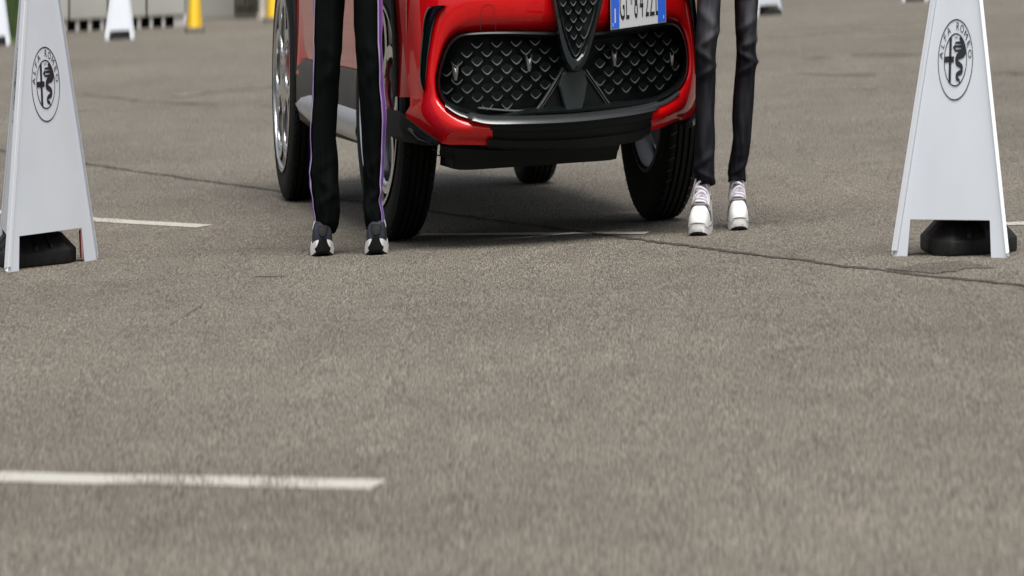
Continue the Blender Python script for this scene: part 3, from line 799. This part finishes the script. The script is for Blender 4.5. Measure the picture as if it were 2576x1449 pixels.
mb = MB(); mb.tube([Vector((X0-.25,.5,.225)), Vector((X0-.25,2.2,.225))], .035, 10); B_(mb, 'exhaust_pipe', 'alloy_dark')

for k, (yy, zz) in enumerate(((2.02,.66),(1.93,.665),(1.84,.64),(1.75,.67))):      # small orange decal low on the rear door
    mb = MB(); x_ = -.914; mb.add([(x_,yy,zz-.05),(x_,yy-.05,zz-.055),(x_-.0005,yy-.055,zz-.03),(x_,yy-.02,zz-.02),(x_,yy-.06,zz+.03),(x_,yy-.02,zz+.035)], [(0,1,2,3),(3,2,4,5)]); B_(mb, 'decal', 'decal_orange', smooth=0)
# --- number plate
pl = nose(1536, 76, -.03); pr = nose(1675, 56, -.03)
pbz = (pl.z + pr.z)/2 ; PH = .112
pu = Vector((pr.x-pl.x, pr.y-pl.y, 0)); PW = pu.length; pu.normalize(); pn = Vector((pu.y, -pu.x, 0))
pz = Vector((0, .10, 1)).normalized()
def px_(v): return carx(Vector((pl.x, pl.y, 0)) + Vector((0,0,pl.z + (pr.z-pl.z)*(v.x/PW))) + pu*v.x + pz*v.y + pn*v.z)
plate = MB().box(-.004, PW+.004, -.006, PH+.006, -.012, .0).build('number_plate', 'black_satin', car, px_, 0)
MB().box(0, PW, 0, PH, .0005, .004).build('plate_face', 'plate_white', plate, px_, 0, bevel=.001)
bw = PW*.142
for a in (0.003, PW-bw-.003):
    MB().box(a, a+bw, .003, PH-.003, .0045, .0062).build('blue_band', 'plate_blue', plate, px_, 0)
MB().box(bw*.5-.003, bw*.5+.005, .016, .052, .0066, .0075).build('country_letter', 'plate_white', plate, px_, 0)
for a, zz in ((.010,.008), (PW-bw*.4,.010)):
    MB().box(a, a+.004, zz, zz+.009, .0066, .0078).build('rivet', 'plate_white', plate, px_, 0)
slots = [('G',.195),('L',.29),('8',.445),('4',.545),('2',.645),('Z',.735),('L',.825)]
for ch, u_ in slots:
    vs, fs = text_flat(ch, .108, .47)
    mb = MB(); mb.add([(PW*u_+x+.004, .022+y, .0055) for x, y in vs], fs); mb.build('character', 'ink', plate, px_, 0, recalc=False)
MB().box(PW*.375-.005, PW*.375+.005, .058, .075, .0048, .0056).build('seal', 'seam_grey', plate, px_, 0)

# --- wheels
def wheel(x, y, sg, steer=0.0):
    ca, sa = math.cos(steer), math.sin(steer)
    def xf(v):      # wheel frame: x outward, (y, z) in the wheel plane
        p = Vector((sg*v.x, v.y, v.z)); p = Vector((p.x*ca-p.y*sa, p.x*sa+p.y*ca, p.z))
        return carx(p + Vector((x, y, .346)))
    wh = bpy.data.objects.new('wheel', None); C.objects.link(wh); wh.parent = car; wh.empty_display_size = .1
    n = 72
    def lathe(prof, nn=n): return [[Vector((a, r*math.cos(2*math.pi*k/nn), r*math.sin(2*math.pi*k/nn))) for k in range(nn)] for a, r in prof]
    hw = .1175
    prof = [(-hw+.024,.218),(-hw+.004,.245),(-hw-.001,.285),(-hw+.002,.315),(-hw+.014,.335),(-hw+.03,.3435)]
    gro = [-.058,-.020,.020,.058]
    for gx in gro: prof += [(gx-.0075,.346),(gx-.006,.338),(gx+.006,.338),(gx+.0075,.346)]
    prof += [(hw-.03,.3435),(hw-.014,.335),(hw-.002,.315),(hw,.285),(hw-.012,.262)]
    mb = MB(); mb.grid(lathe(prof), True); ty = mb.build('tyre', 'rubber', wh, xf, 35)
    sp = MB()
    for k in range(60):                       # shoulder sipes
        a = 2*math.pi*k/60
        for s_ in (-1, 1):
            q0, q1 = (s_*.064, .3462), (s_*.100, .3405); da = .012
            sp.add([(q0[0], q0[1]*math.cos(a), q0[1]*math.sin(a)), (q0[0], q0[1]*math.cos(a+da), q0[1]*math.sin(a+da)), (q1[0], (q1[1]+.002)*math.cos(a+da+.03), (q1[1]+.002)*math.sin(a+da+.03)), (q1[0], (q1[1]+.002)*math.cos(a+.03), (q1[1]+.002)*math.sin(a+.03))], [(0,1,2,3)])
    sp.build('tread_sipes', 'black_gloss', ty, xf, 0, kind='stuff')
    mb = MB(); mb.grid(lathe([(hw-.006,.263),(hw+.002,.262),(hw+.004,.256),(hw-.004,.248),(hw-.02,.244),(.06,.238)]), True); rim = mb.build('rim', 'alloy', wh, xf, 35)
    mb = MB(); mb.grid(lathe([(.06,.237),(.02,.225),(-.05,.210),(-hw+.03,.206),(-hw+.012,.211),(-hw+.018,.221)]), True); mb.build('barrel', 'barrel', rim, xf, 35)
    # five round openings: bright rings joined to hub and rim
    for k in range(5):
        a = 2*math.pi*k/5 + .3; c = (.148*math.cos(a), .148*math.sin(a)); ro = .098
        rows = []
        for q, xx in ((ro-.004,hw-.055),(ro-.002,hw-.018),(ro+.006,hw-.006),(ro-.014,hw-.004),(ro-.024,hw-.012),(ro-.028,hw-.03),(ro-.026,hw-.06)):
            rr = q
            ring = []
            for j in range(40):
                b = 2*math.pi*j/40; py_, pz_ = c[0]+rr*math.cos(b), c[1]+rr*math.sin(b); l = math.hypot(py_, pz_)
                if l > .246: py_, pz_ = py_*.246/l, pz_*.246/l
                ring.append(Vector((xx, py_, pz_)))
            rows.append(ring)
        mb = MB(); mb.grid(rows, True); mb.build('spoke_ring', 'alloy', rim, xf, 40)
    for k in range(5):                        # webs between the rings, dark
        a = 2*math.pi*(k+.5)/5 + .3; mb = MB(); rows = []
        for l, wd, xx in ((.245,.052,hw-.012),(.20,.022,hw-.016),(.15,.014,hw-.018),(.08,.022,hw-.016)):
            d = Vector((0, math.cos(a), math.sin(a))); t_ = Vector((0, -math.sin(a), math.cos(a)))
            rows.append([d*l - t_*wd + Vector((xx,0,0)), d*l + Vector((xx+.004,0,0)), d*l + t_*wd + Vector((xx,0,0))])
        mb.grid(rows); mb.build('web', 'alloy_dark', rim, xf, 40)
    mb = MB(); rws = lathe([(hw-.04,.075),(hw-.010,.070),(hw-.006,.045),(hw+.002,.034),(hw+.003,.01)], 32); mb.grid(rws, True); mb.cap(rws[-1]); mb.build('hub', 'alloy', rim, xf, 40)
    mb = MB(); rws = lathe([(.0,.165),(.012,.165),(.012,.07),(.03,.06)], 40); mb.grid(rws, True); mb.cap(rws[0]); mb.cap(rws[-1]); mb.build('brake_disc', 'disc', wh, xf, 30)
    mb = MB(); rows = []
    for a in range(-28, 29, 7):
        d = Vector((0, -math.cos(R(a)), math.sin(R(a)))); rows.append([d*.105+Vector((-.03,0,0)), d*.105+Vector((.05,0,0)), d*.175+Vector((.056,0,0)), d*.19+Vector((.04,0,0)), d*.19+Vector((-.03,0,0))])
    mb.grid(rows, True); mb.cap(rows[0]); mb.cap(rows[-1]); mb.build('caliper', 'caliper_red', wh, xf, 30)
wheel(-.79, 0, -1, .19); wheel(.79, 0, 1, .17); wheel(-.795, WB, -1); wheel(.795, WB, 1)

# ------------------------------------------------------------------ people
def skin_mesh(verts, edges, radii, sub=2):
    me = bpy.data.meshes.new('s'); me.from_pydata(verts, edges, []); o = bpy.data.objects.new('s', me); C.objects.link(o)
    m = o.modifiers.new('sk', 'SKIN'); o.modifiers.new('sd', 'SUBSURF').levels = sub
    for i, r in enumerate(radii):
        me.skin_vertices[0].data[i].radius = r if isinstance(r, tuple) else (r, r); me.skin_vertices[0].data[i].use_root = (i == 0)
    dg = bpy.context.evaluated_depsgraph_get(); e = bpy.data.meshes.new_from_object(o.evaluated_get(dg))
    mb = MB(); mb.add([v.co.copy() for v in e.vertices], [tuple(p.vertices) for p in e.polygons])
    bpy.data.objects.remove(o); return mb
def leg_tube(lpx, rpx, Y, seed, amp, z_hem_front, n=44, rings=90, folds=(), top=None, back=.0):
    """a trouser leg: left and right outline in pixels, at depth Y"""
    zt = at_depth(lpx[0][0], lpx[0][1], Y).z
    Ltab = sorted([(at_depth(x, y, Y).z, at_depth(x, y, Y).x) for x, y in lpx]); Rtab = sorted([(at_depth(x, y, Y).z, at_depth(x, y, Y).x) for x, y in rpx])
    z0 = min(Ltab[0][0], Rtab[0][0]); rows = []
    for i in range(rings+1):
        t = i/rings; z = z0 + (zt-z0)*t; l, r = interp(Ltab, z), interp(Rtab, z); cx_, a = (l+r)/2, (r-l)/2
        b = a*1.12; row = []
        knee = -.02*math.exp(-((z-.47)/.12)**2)
        for k in range(n):
            th = 2*math.pi*k/n; d = 0
            q = Vector((math.cos(th)*1.3, math.sin(th)*1.3, z*9))
            d += amp*noise.noise(q*1.3 + Vector((seed, 0, 0))) * (.6 + .8*math.exp(-((z-.15)/.10)**2))
            d += amp*.7*noise.noise(Vector((math.cos(th)*2+seed, math.sin(th)*2, z*26 + math.cos(th)*2)))* (math.exp(-((z-.14)/.09)**2) + .6*math.exp(-((z-.46)/.07)**2) + .12)
            for (fz, ang, fw, fa, tilt) in folds:
                dd = (z - fz - tilt*math.cos(th))/fw; d += fa*math.exp(-dd*dd)*max(0, math.cos(th-ang))
            row.append(Vector((cx_ + (a+d)*math.cos(th), Y + knee + back*(1-t) + (b+d)*math.sin(th), z - (z_hem_front*(.5-.5*math.sin(th))*(1-t)**6))))
        rows.append(row)
    return rows
def trousers(per, lp1, rp1, lp2, rp2, Y1, Y2, m, amp, hem, folds1=(), folds2=(), back=0.0):
    A_, B2_ = leg_tube(lp1, rp1, Y1, 1.3, amp, hem, folds=folds1, back=back), leg_tube(lp2, rp2, Y2, 7.7, amp, hem, folds=folds2, back=back)
    mb = MB(); Ym = (Y1+Y2)/2
    ca = sum(A_[-1], Vector())/len(A_[-1]); cb = sum(B2_[-1], Vector())/len(B2_[-1]); mid = (ca+cb)/2
    for rws, cc in ((A_, ca), (B2_, cb)):
        up = []
        for k in range(1, 9):                 # thigh up to the hip
            t = k/8; tgt = Vector((mid.x + (cc.x-mid.x)*.62, Ym, cc.z + (.92-cc.z)*t)); sc = 1 + .45*t
            c0 = cc.lerp(tgt, t); up.append([Vector((c0.x + (p.x-cc.x)*sc, c0.y + (p.y-cc.y)*sc, tgt.z)) for p in rws[-1]])
        inner = [[Vector((sum(p.x for p in r)/len(r) + (p.x-sum(q.x for q in r)/len(r))*(.95-.03*j), p.y*(.95-.03*j)+(.05+.03*j)*sum(q.y for q in r)/len(r), p.z+.006*j)) for p in r] for j, r in ((0, rws[0]), (4, rws[0]))]
        mb.grid([inner[1], inner[0]] + rws + up, True)
    hip = []
    for z, w_, d_ in ((.86,.165,.12),(.93,.17,.125),(1.02,.155,.115),(1.06,.15,.11)):
        hip.append([Vector((mid.x + w_*math.cos(2*math.pi*k/32), Ym + d_*math.sin(2*math.pi*k/32), z)) for k in range(32)])
    mb.grid(hip, True); mb.cap(hip[0], True); mb.cap(hip[-1])
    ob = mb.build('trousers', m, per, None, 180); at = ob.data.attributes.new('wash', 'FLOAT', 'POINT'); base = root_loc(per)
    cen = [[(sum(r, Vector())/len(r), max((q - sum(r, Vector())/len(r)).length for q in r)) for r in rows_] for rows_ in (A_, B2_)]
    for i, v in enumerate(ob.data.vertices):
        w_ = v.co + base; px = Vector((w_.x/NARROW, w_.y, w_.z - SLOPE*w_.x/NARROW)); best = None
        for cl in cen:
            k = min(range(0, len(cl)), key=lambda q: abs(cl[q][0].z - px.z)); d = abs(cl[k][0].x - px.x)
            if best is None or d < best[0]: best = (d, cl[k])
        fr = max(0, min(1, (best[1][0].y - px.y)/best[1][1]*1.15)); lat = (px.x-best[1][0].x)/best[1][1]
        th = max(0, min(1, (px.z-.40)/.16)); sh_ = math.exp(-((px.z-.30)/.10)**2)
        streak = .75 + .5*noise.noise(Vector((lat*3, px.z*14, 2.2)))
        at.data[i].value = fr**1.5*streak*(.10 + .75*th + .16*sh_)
    return ob, A_, B2_, mid, Ym
def upper_body(per, mid, Ym, legs, jacket):
    x, y = mid.x, Ym
    V = [(x,y,.95),(x,y,1.12),(x,y,1.30),(x,y,1.43),(x,y,1.52),(x,y-.01,1.62),(x,y-.01,1.74)]
    Rr = [(.13,.10),(.135,.10),(.15,.11),(.13,.09),(.05,.05),(.075,.09),(.06,.075)]
    E_ = [(i,i+1) for i in range(6)]
    for sg in (-1, 1):
        b = len(V); V += [(x+sg*.17,y,1.41),(x+sg*.23,y+.02,1.14),(x+sg*.22,y-.05,.90),(x+sg*.215,y-.07,.82)]; Rr += [.055,.043,.032,.028]
        E_ += [(3,b),(b,b+1),(b+1,b+2),(b+2,b+3)]
        for j in range(4):
            f = len(V); V += [(x+sg*(.225-.018*j),y-.075-.012*j,.76-.006*(j%2)),(x+sg*(.22-.018*j),y-.07-.012*j,.71)]; Rr += [.010,.008]; E_ += [(b+3,f),(f,f+1)]
        f = len(V); V += [(x+sg*.19,y-.10,.79),(x+sg*.185,y-.115,.755)]; Rr += [.010,.009]; E_ += [(b+3,f),(f,f+1)]
    for (ax, ay, az0) in legs:
        pts = [sum(az0[int(q*(len(az0)-1))], Vector())/len(az0[0]) for q in (1,.75,.5,.25,.06)]
        b = len(V); V += [tuple(q) for q in pts]; Rr += [.040,.038,.036,.032,.026]; E_ += [(0,b)]+[(b+k,b+k+1) for k in range(4)]
    skin_mesh(V, E_, Rr).build('body', 'skin', per, None, 180)
    V = [(x,y,1.0),(x,y,1.12),(x,y,1.30),(x,y,1.43),(x,y,1.50)]; Rr = [(.155,.118),(.15,.115),(.165,.122),(.145,.10),(.075,.07)]; E_ = [(0,1),(1,2),(2,3),(3,4)]
    for sg in (-1, 1):
        b = len(V); V += [(x+sg*.175,y,1.41),(x+sg*.235,y+.02,1.14),(x+sg*.225,y-.05,.89)]; Rr += [.068,.056,.045]; E_ += [(3,b),(b,b+1),(b+1,b+2)]
    skin_mesh(V, E_, Rr).build('jacket', jacket, per, None, 180)
    skin_mesh([(x,y+.03,1.60),(x,y+.02,1.72),(x,y-.01,1.80)], [(0,1),(1,2)], [.07,.088,.06]).build('hair', 'hair', per, None, 180)

def foot_frame(toe, yaw):
    # shoe frame: x to the right, y from toe to heel, z up; yaw turns the heel
    c, s_ = math.cos(yaw), math.sin(yaw)
    return lambda v: Vector((toe.x + v.x*c - v.y*s_, toe.y + v.x*s_ + v.y*c, v.z))
def outline(y, L, W):            # half widths of the sole, left and right, at y from toe
    t = y/L
    w_ = interp([(0,.0),(.012,.58),(.05,.82),(.13,.96),(.3,1.0),(.45,.97),(.65,.8),(.85,.76),(.96,.6),(1,.0)], t)
    return w_*W/2
def shoe(per, toe, yaw, L, W, mats, kind):
    xf = foot_frame(toe, yaw); up_m, sole_m, side = mats
    lift = lambda t: .014*max(0, 1-t/.2)**2 if kind == 'run' else .011*max(0, 1-t/.14)**2
    ts = [0,.008,.02,.04,.07,.11,.16,.22,.30,.38,.46,.54,.62,.7,.78,.86,.92,.96,.99,1]
    root = None
    # upper
    ztop = interp
    if kind == 'run': tab = [(0,.046),(.03,.066),(.08,.078),(.2,.088),(.34,.100),(.46,.112),(.56,.112),(.7,.096),(.85,.09),(1,.085)]
    else: tab = [(0,.032),(.03,.047),(.08,.056),(.2,.064),(.3,.080),(.42,.112),(.52,.140),(.58,.150),(.7,.135),(.85,.128),(1,.128)]
    rows = []
    for t in ts:
        hw_ = max(.004, outline(t*L, L, W)*.97); zt = interp(tab, t); zb = (.026 if kind == 'run' else .017) + lift(t); row = []
        for k in range(17):
            a = math.pi*k/16; ex = .62 if t < .3 else .8
            cx_ = math.copysign(abs(math.cos(a))**ex, math.cos(a)); sz = math.sin(a)**(.75)
            narrow = 1 - .11*sz*min(1, max(0, (t-.08)/.35))
            row.append(Vector((hw_*cx_*narrow, t*L, zb + (zt-zb)*sz)))
        rows.append(row)
    mb = MB(); mb.grid(rows); mb.add(rows[0], [tuple(range(17))]); root = mb.build('shoe', up_m, per, xf, 60)
    # sole
    rows = []
    prof = [(.90,0),(.98,.006),(1.01,.4),(1.005,1.0),(.93,1.0)] if kind != 'run' else [(.90,0),(.99,.006),(1.03,.5),(1.02,1.0),(.93,1.0)]
    sh_ = .028 if kind == 'run' else .022
    def sole_ring(kx, kz):
        l, r = [], []
        for t in ts:
            hw_ = max(.003, outline(t*L, L, W))*kx; yy = t*L; yy = yy*(1) + (0 if .02 < t < .98 else (-.004 if t < .5 else .004))
            flare = 1 + (.10 if kind == 'run' else 0)*(kz < .6)*(t > .1)
            z = lift(t)*(1 if kind == 'run' or kz > .3 else 1) + sh_*kz*(1 + (.25*t if kind == 'run' else .0))
            l.append(Vector((-hw_*flare, yy, z))); r.append(Vector((hw_*flare, yy, z)))
        return l + r[::-1]
    rows = [sole_ring(a, b) for a, b in prof]
    mb = MB(); mb.grid(rows, True); mb.build('sole', sole_m, root, xf, 40)
    mb = MB(); o0 = sole_ring(.97, .03); o1 = [Vector((p.x, p.y, max(0, p.z-.006))) for p in sole_ring(.90, 0)]
    mb.grid([o0, o1], True); mb.add(o1, [tuple(range(len(o1)))]); mb.build('outsole', 'shoe_black', root, xf, 40)
    if kind != 'run':                          # the dark line where the rubber wall meets the upper
        rg = sole_ring(1.012, .98); mb = MB(); mb.tube(rg[14::-1] + rg[:len(ts)-1:-1][:15], .0016, 6); mb.build('sole_seam', 'seam_grey', root, xf)
    # strips that ride on the upper: param (t, angle)
    def on_up(t, deg, off=.002):
        hw_ = max(.004, outline(t*L, L, W)*.97); zt = interp(tab, t); zb = (.026 if kind == 'run' else .017) + lift(t); a = R(deg)
        ex = .62 if t < .3 else .8
        cx_ = math.copysign(abs(math.cos(a))**ex, math.cos(a)); sz = math.sin(a)**.75; nr = 1 - .11*sz*min(1, max(0, (t-.08)/.35))
        return Vector(((hw_+off)*cx_*nr, t*L - off*(1 if t < .5 else 0)*1.2, zb + (zt-zb)*sz + off*sz))
    if kind == 'run':
        mb = MB(); mb.grid([[on_up(t, d, .004) for d in range(56, 125, 10)] for t in (.0,.01,.03,.055)]); tc = mb.build('toe_guard', 'shoe_black', root, xf, 60)
        # black rubber that wraps the midsole tip
        mb = MB(); rws = []
        for kx, kz in ((1.0,-.02),(1.06,.4),(1.06,.85),(1.0,1.06)):
            ring = sole_ring(kx, kz); nn = len(ts); seq = ring[nn+nn-5:][:0] + [ring[4],ring[3],ring[2],ring[1],ring[0]] + [ring[2*nn-1],ring[2*nn-2],ring[2*nn-3],ring[2*nn-4],ring[2*nn-5]]
            rws.append([Vector((p.x*(.62 if kz > .6 else .9), p.y-.004, p.z)) for p in seq])
        mb.grid(rws); mb.build('toe_wrap', 'shoe_black', root, xf, 60)
        for s_ in (-1, 1):                     # white side flashes
            d0 = 90 - s_*62; mb = MB(); mb.grid([[on_up(t, d0 + s_*dd, .003) for dd in (0, 14, 26)] for t in (.20,.24,.29)]); mb.build('side_flash', 'sole_white', root, xf, 60)
        mb = MB(); mb.grid([[on_up(t, d, .006) for d in range(62, 119, 8)] for t in (.44,.47,.50,.53,.56)]); mb.build('tongue', 'shoe_black', root, xf, 60)
        mb = MB(); mb.grid([[on_up(.24+.03*k, 60+dd+6*k, .004) for dd in (0, 5)] for k in range(4)]); mb.build('logo', 'sole_white', root, xf, 60)
        for k in range(4):
            t = .33 + .045*k; mb = MB(); mb.tube([on_up(t+.008*(j % 2), 66+8*j, .006) for j in range(7)], .0025, 6); mb.build('lace', 'shoe_dark', root, xf)
    else:
        tr_ = [[on_up(t, d, .003) for d in range(0, 181, 12)] for t in (.0,.004,.01,.02,.03,.06,.1,.15,.2,.24)]
        mb = MB(); mb.grid(tr_); mb.add(tr_[0], [tuple(range(len(tr_[0])))]); mb.build('toe_cap', 'shoe_white_toe', root, xf, 60)
        mb = MB(); mb.tube([on_up(.245 + .10*abs(math.cos(R(d)))**2, d, .004) for d in range(6, 175, 8)], .0042, 6); mb.build('toe_seam', 'seam_grey', root, xf)
        mb = MB(); mb.grid([[on_up(t, d, .004) for d in range(58, 123, 8)] for t in (.28,.34,.40,.46,.52,.57)]); mb.build('tongue', 'lace_white', root, xf, 60)
        for s_ in (-1, 1):
            mb = MB(); mb.grid([[on_up(t, 90 - s_*dd, .005) for dd in (26, 34, 44, 56)] for t in (.27,.33,.40,.48,.55,.60)]); mb.build('eyestay', 'shoe_white', root, xf, 60)
            mb = MB(); mb.tube([on_up(t, 90 - s_*(58 + 18*(t-.3)), .004) for t in (.28,.36,.44,.52,.6,.7)], .002, 6); mb.build('side_seam', 'seam_grey', root, xf)
        for k in range(6):
            t = .295 + .048*k; mb = MB(); a0, a1 = (58, 122)
            mb.tube([on_up(t + .012*math.sin(j*.6)*(1 if k % 2 else -1), a0 + (a1-a0)*j/8, .009 + .003*math.sin(math.pi*j/8)) for j in range(9)], .0036, 7); mb.build('lace', 'lace_white', root, xf)
    # ankle
    mb = MB(); rws = []
    for z, w_, d_ in ((.06,.028,.04),(.10,.028,.038),(.135,.028,.036)):
        rws.append([Vector((w_*math.cos(2*math.pi*k/20), L*.70 + d_*math.sin(2*math.pi*k/20), z)) for k in range(20)])
    mb.grid(rws, True)
    if kind != 'run': mb.build('sock', 'shoe_black' if kind == 'run' else 'lace_white', root, xf, 60)
    return root
def cv(pts, ox, sx): return [(ox + x*sx, y*sx) for x, y in pts]

# person in black track trousers
tA, tB = ground(812, 645), ground(945, 642)
Yl = (tA.y+tB.y)/2 + .19
perL = thing('person', 'person in black track trousers with purple side stripe and black-and-white running shoes', 'person', ((tA.x+tB.x)/2, Yl, 0))
k1 = (660.4, .4557)
l1 = cv([(290,0),(288,120),(290,250),(289,400),(286,500),(274,640),(270,760),(273,900),(277,1010),(288,1130),(296,1220),(300,1290)], *k1)
r1 = cv([(455,0),(448,120),(440,250),(428,380),(420,480),(413,620),(411,760),(416,900),(424,1050),(427,1150),(426,1250),(410,1295)], *k1)
l2 = cv([(500,0),(506,120),(515,250),(527,420),(540,600),(550,760),(557,900),(562,1050),(560,1150),(565,1230),(572,1270)], *k1)
r2 = cv([(656,0),(655,120),(655,300),(662,430),(675,560),(677,640),(672,780),(665,900),(660,1050),(658,1120),(668,1200),(672,1275)], *k1)
ft = [(.13,-1.2,.012,.006,.02),(.17,-2.0,.014,.006,-.03),(.22,-1.5,.016,.005,.02),(.44,-1.6,.02,.005,.03),(.50,-1.2,.018,.004,-.02)]
tr, LA, LB, mid, Ym = trousers(perL, l1, r1, l2, r2, Yl-.03, Yl-.085, 'track_cloth', .010, -.022, ft, ft[::-1], -.045)
def stripe(rows, angs, m, name, off, lo=0):
    off += .003
    mb = MB(); out = []
    for r in rows[lo:]:
        c = sum(r, Vector())/len(r); n = len(r); rr = []
        for a in angs:
            i = (a/360*n) % n; k = int(i); p = r[k].lerp(r[(k+1) % n], i-k); d = (p-c); d.z = 0; rr.append(p + d.normalized()*off)
        out.append(rr)
    mb.grid(out); return mb.build(name, m, tr, None, 60)
stripe(LB, [-42,-33,-24,-15,-6,4,14], 'purple_tape', 'stripe', .0045); stripe(LB, [-46,-43,-40], 'lilac_piping', 'piping', .0065)
stripe(LB, [-20,-18,-16], 'lilac_piping', 'piping', .0065)
stripe(LA, [166,175,184,193,202], 'purple_tape', 'stripe', .0045); stripe(LA, [203,206,209], 'lilac_piping', 'piping', .0065)
for rws in (LA, LB): stripe(rws, [262,265,268], 'track_cloth', 'crease', .004, 20)
upper_body(perL, mid, Ym, [(0, 0, LA), (0, 0, LB)], 'jacket')
shoe(perL, tA, .10, .30, .118, ('shoe_dark', 'sole_white', None), 'run')
shoe(perL, tB, -.02, .30, .116, ('shoe_dark', 'sole_white', None), 'run')

# person in washed black jeans
uA, uB = ground(1755, 594), ground(1860, 580)
Yr1, Yr2 = uA.y+.19, uB.y+.19
perR = thing('person', 'person in slim washed black jeans and white lace-up trainers', 'person', ((uA.x+uB.x)/2, (Yr1+Yr2)/2, 0))
k2 = (1509.4, .4341)
l1 = cv([(562,0),(558,120),(552,230),(552,330),(554,420),(552,520),(551,650),(551,800),(549,900),(546,970),(552,1040),(566,1075)], *k2)
r1 = cv([(700,0),(694,120),(680,230),(668,320),(668,420),(667,520),(665,650),(664,800),(662,900),(664,980),(662,1040),(655,1085)], *k2)
l2 = cv([(780,0),(782,120),(788,220),(790,300),(786,380),(776,480),(769,580),(765,700),(767,780),(763,860),(754,920),(746,965),(741,1010),(745,1045)], *k2)
r2 = cv([(914,0),(910,120),(905,220),(900,290),(906,350),(896,440),(890,550),(882,700),(872,820),(862,900),(846,960),(846,1000),(848,1062)], *k2)
fj = [(.10,-1.5,.012,.009,.015),(.135,-1.3,.013,.008,-.02),(.18,-1.7,.014,.007,.02),(.40,-1.4,.014,.009,.015),(.44,-1.8,.013,.008,-.02),(.48,-1.2,.015,.008,.02),(.53,-1.6,.02,.005,-.03)]
fj2 = [(.10,-1.5,.012,.009,-.015),(.14,-1.3,.013,.008,.02),(.40,-1.2,.012,.008,.015),(.43,-1.6,.012,.009,-.015),(.46,-1.4,.012,.008,.01),(.51,-1.8,.015,.007,.02)]
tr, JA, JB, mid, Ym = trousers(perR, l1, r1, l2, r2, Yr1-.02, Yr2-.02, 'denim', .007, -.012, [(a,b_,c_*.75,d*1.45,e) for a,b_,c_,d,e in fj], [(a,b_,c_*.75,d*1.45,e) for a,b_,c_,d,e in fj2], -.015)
for rws in (JA, JB):
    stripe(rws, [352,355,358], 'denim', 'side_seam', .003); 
upper_body(perR, mid, Ym, [(0, 0, JA), (0, 0, JB)], 'jacket')
shoe(perR, uA, -.22, .295, .122, ('shoe_white', 'shoe_white_toe', None), 'court')
shoe(perR, uB, .02, .295, .112, ('shoe_white', 'shoe_white_toe', None), 'court')
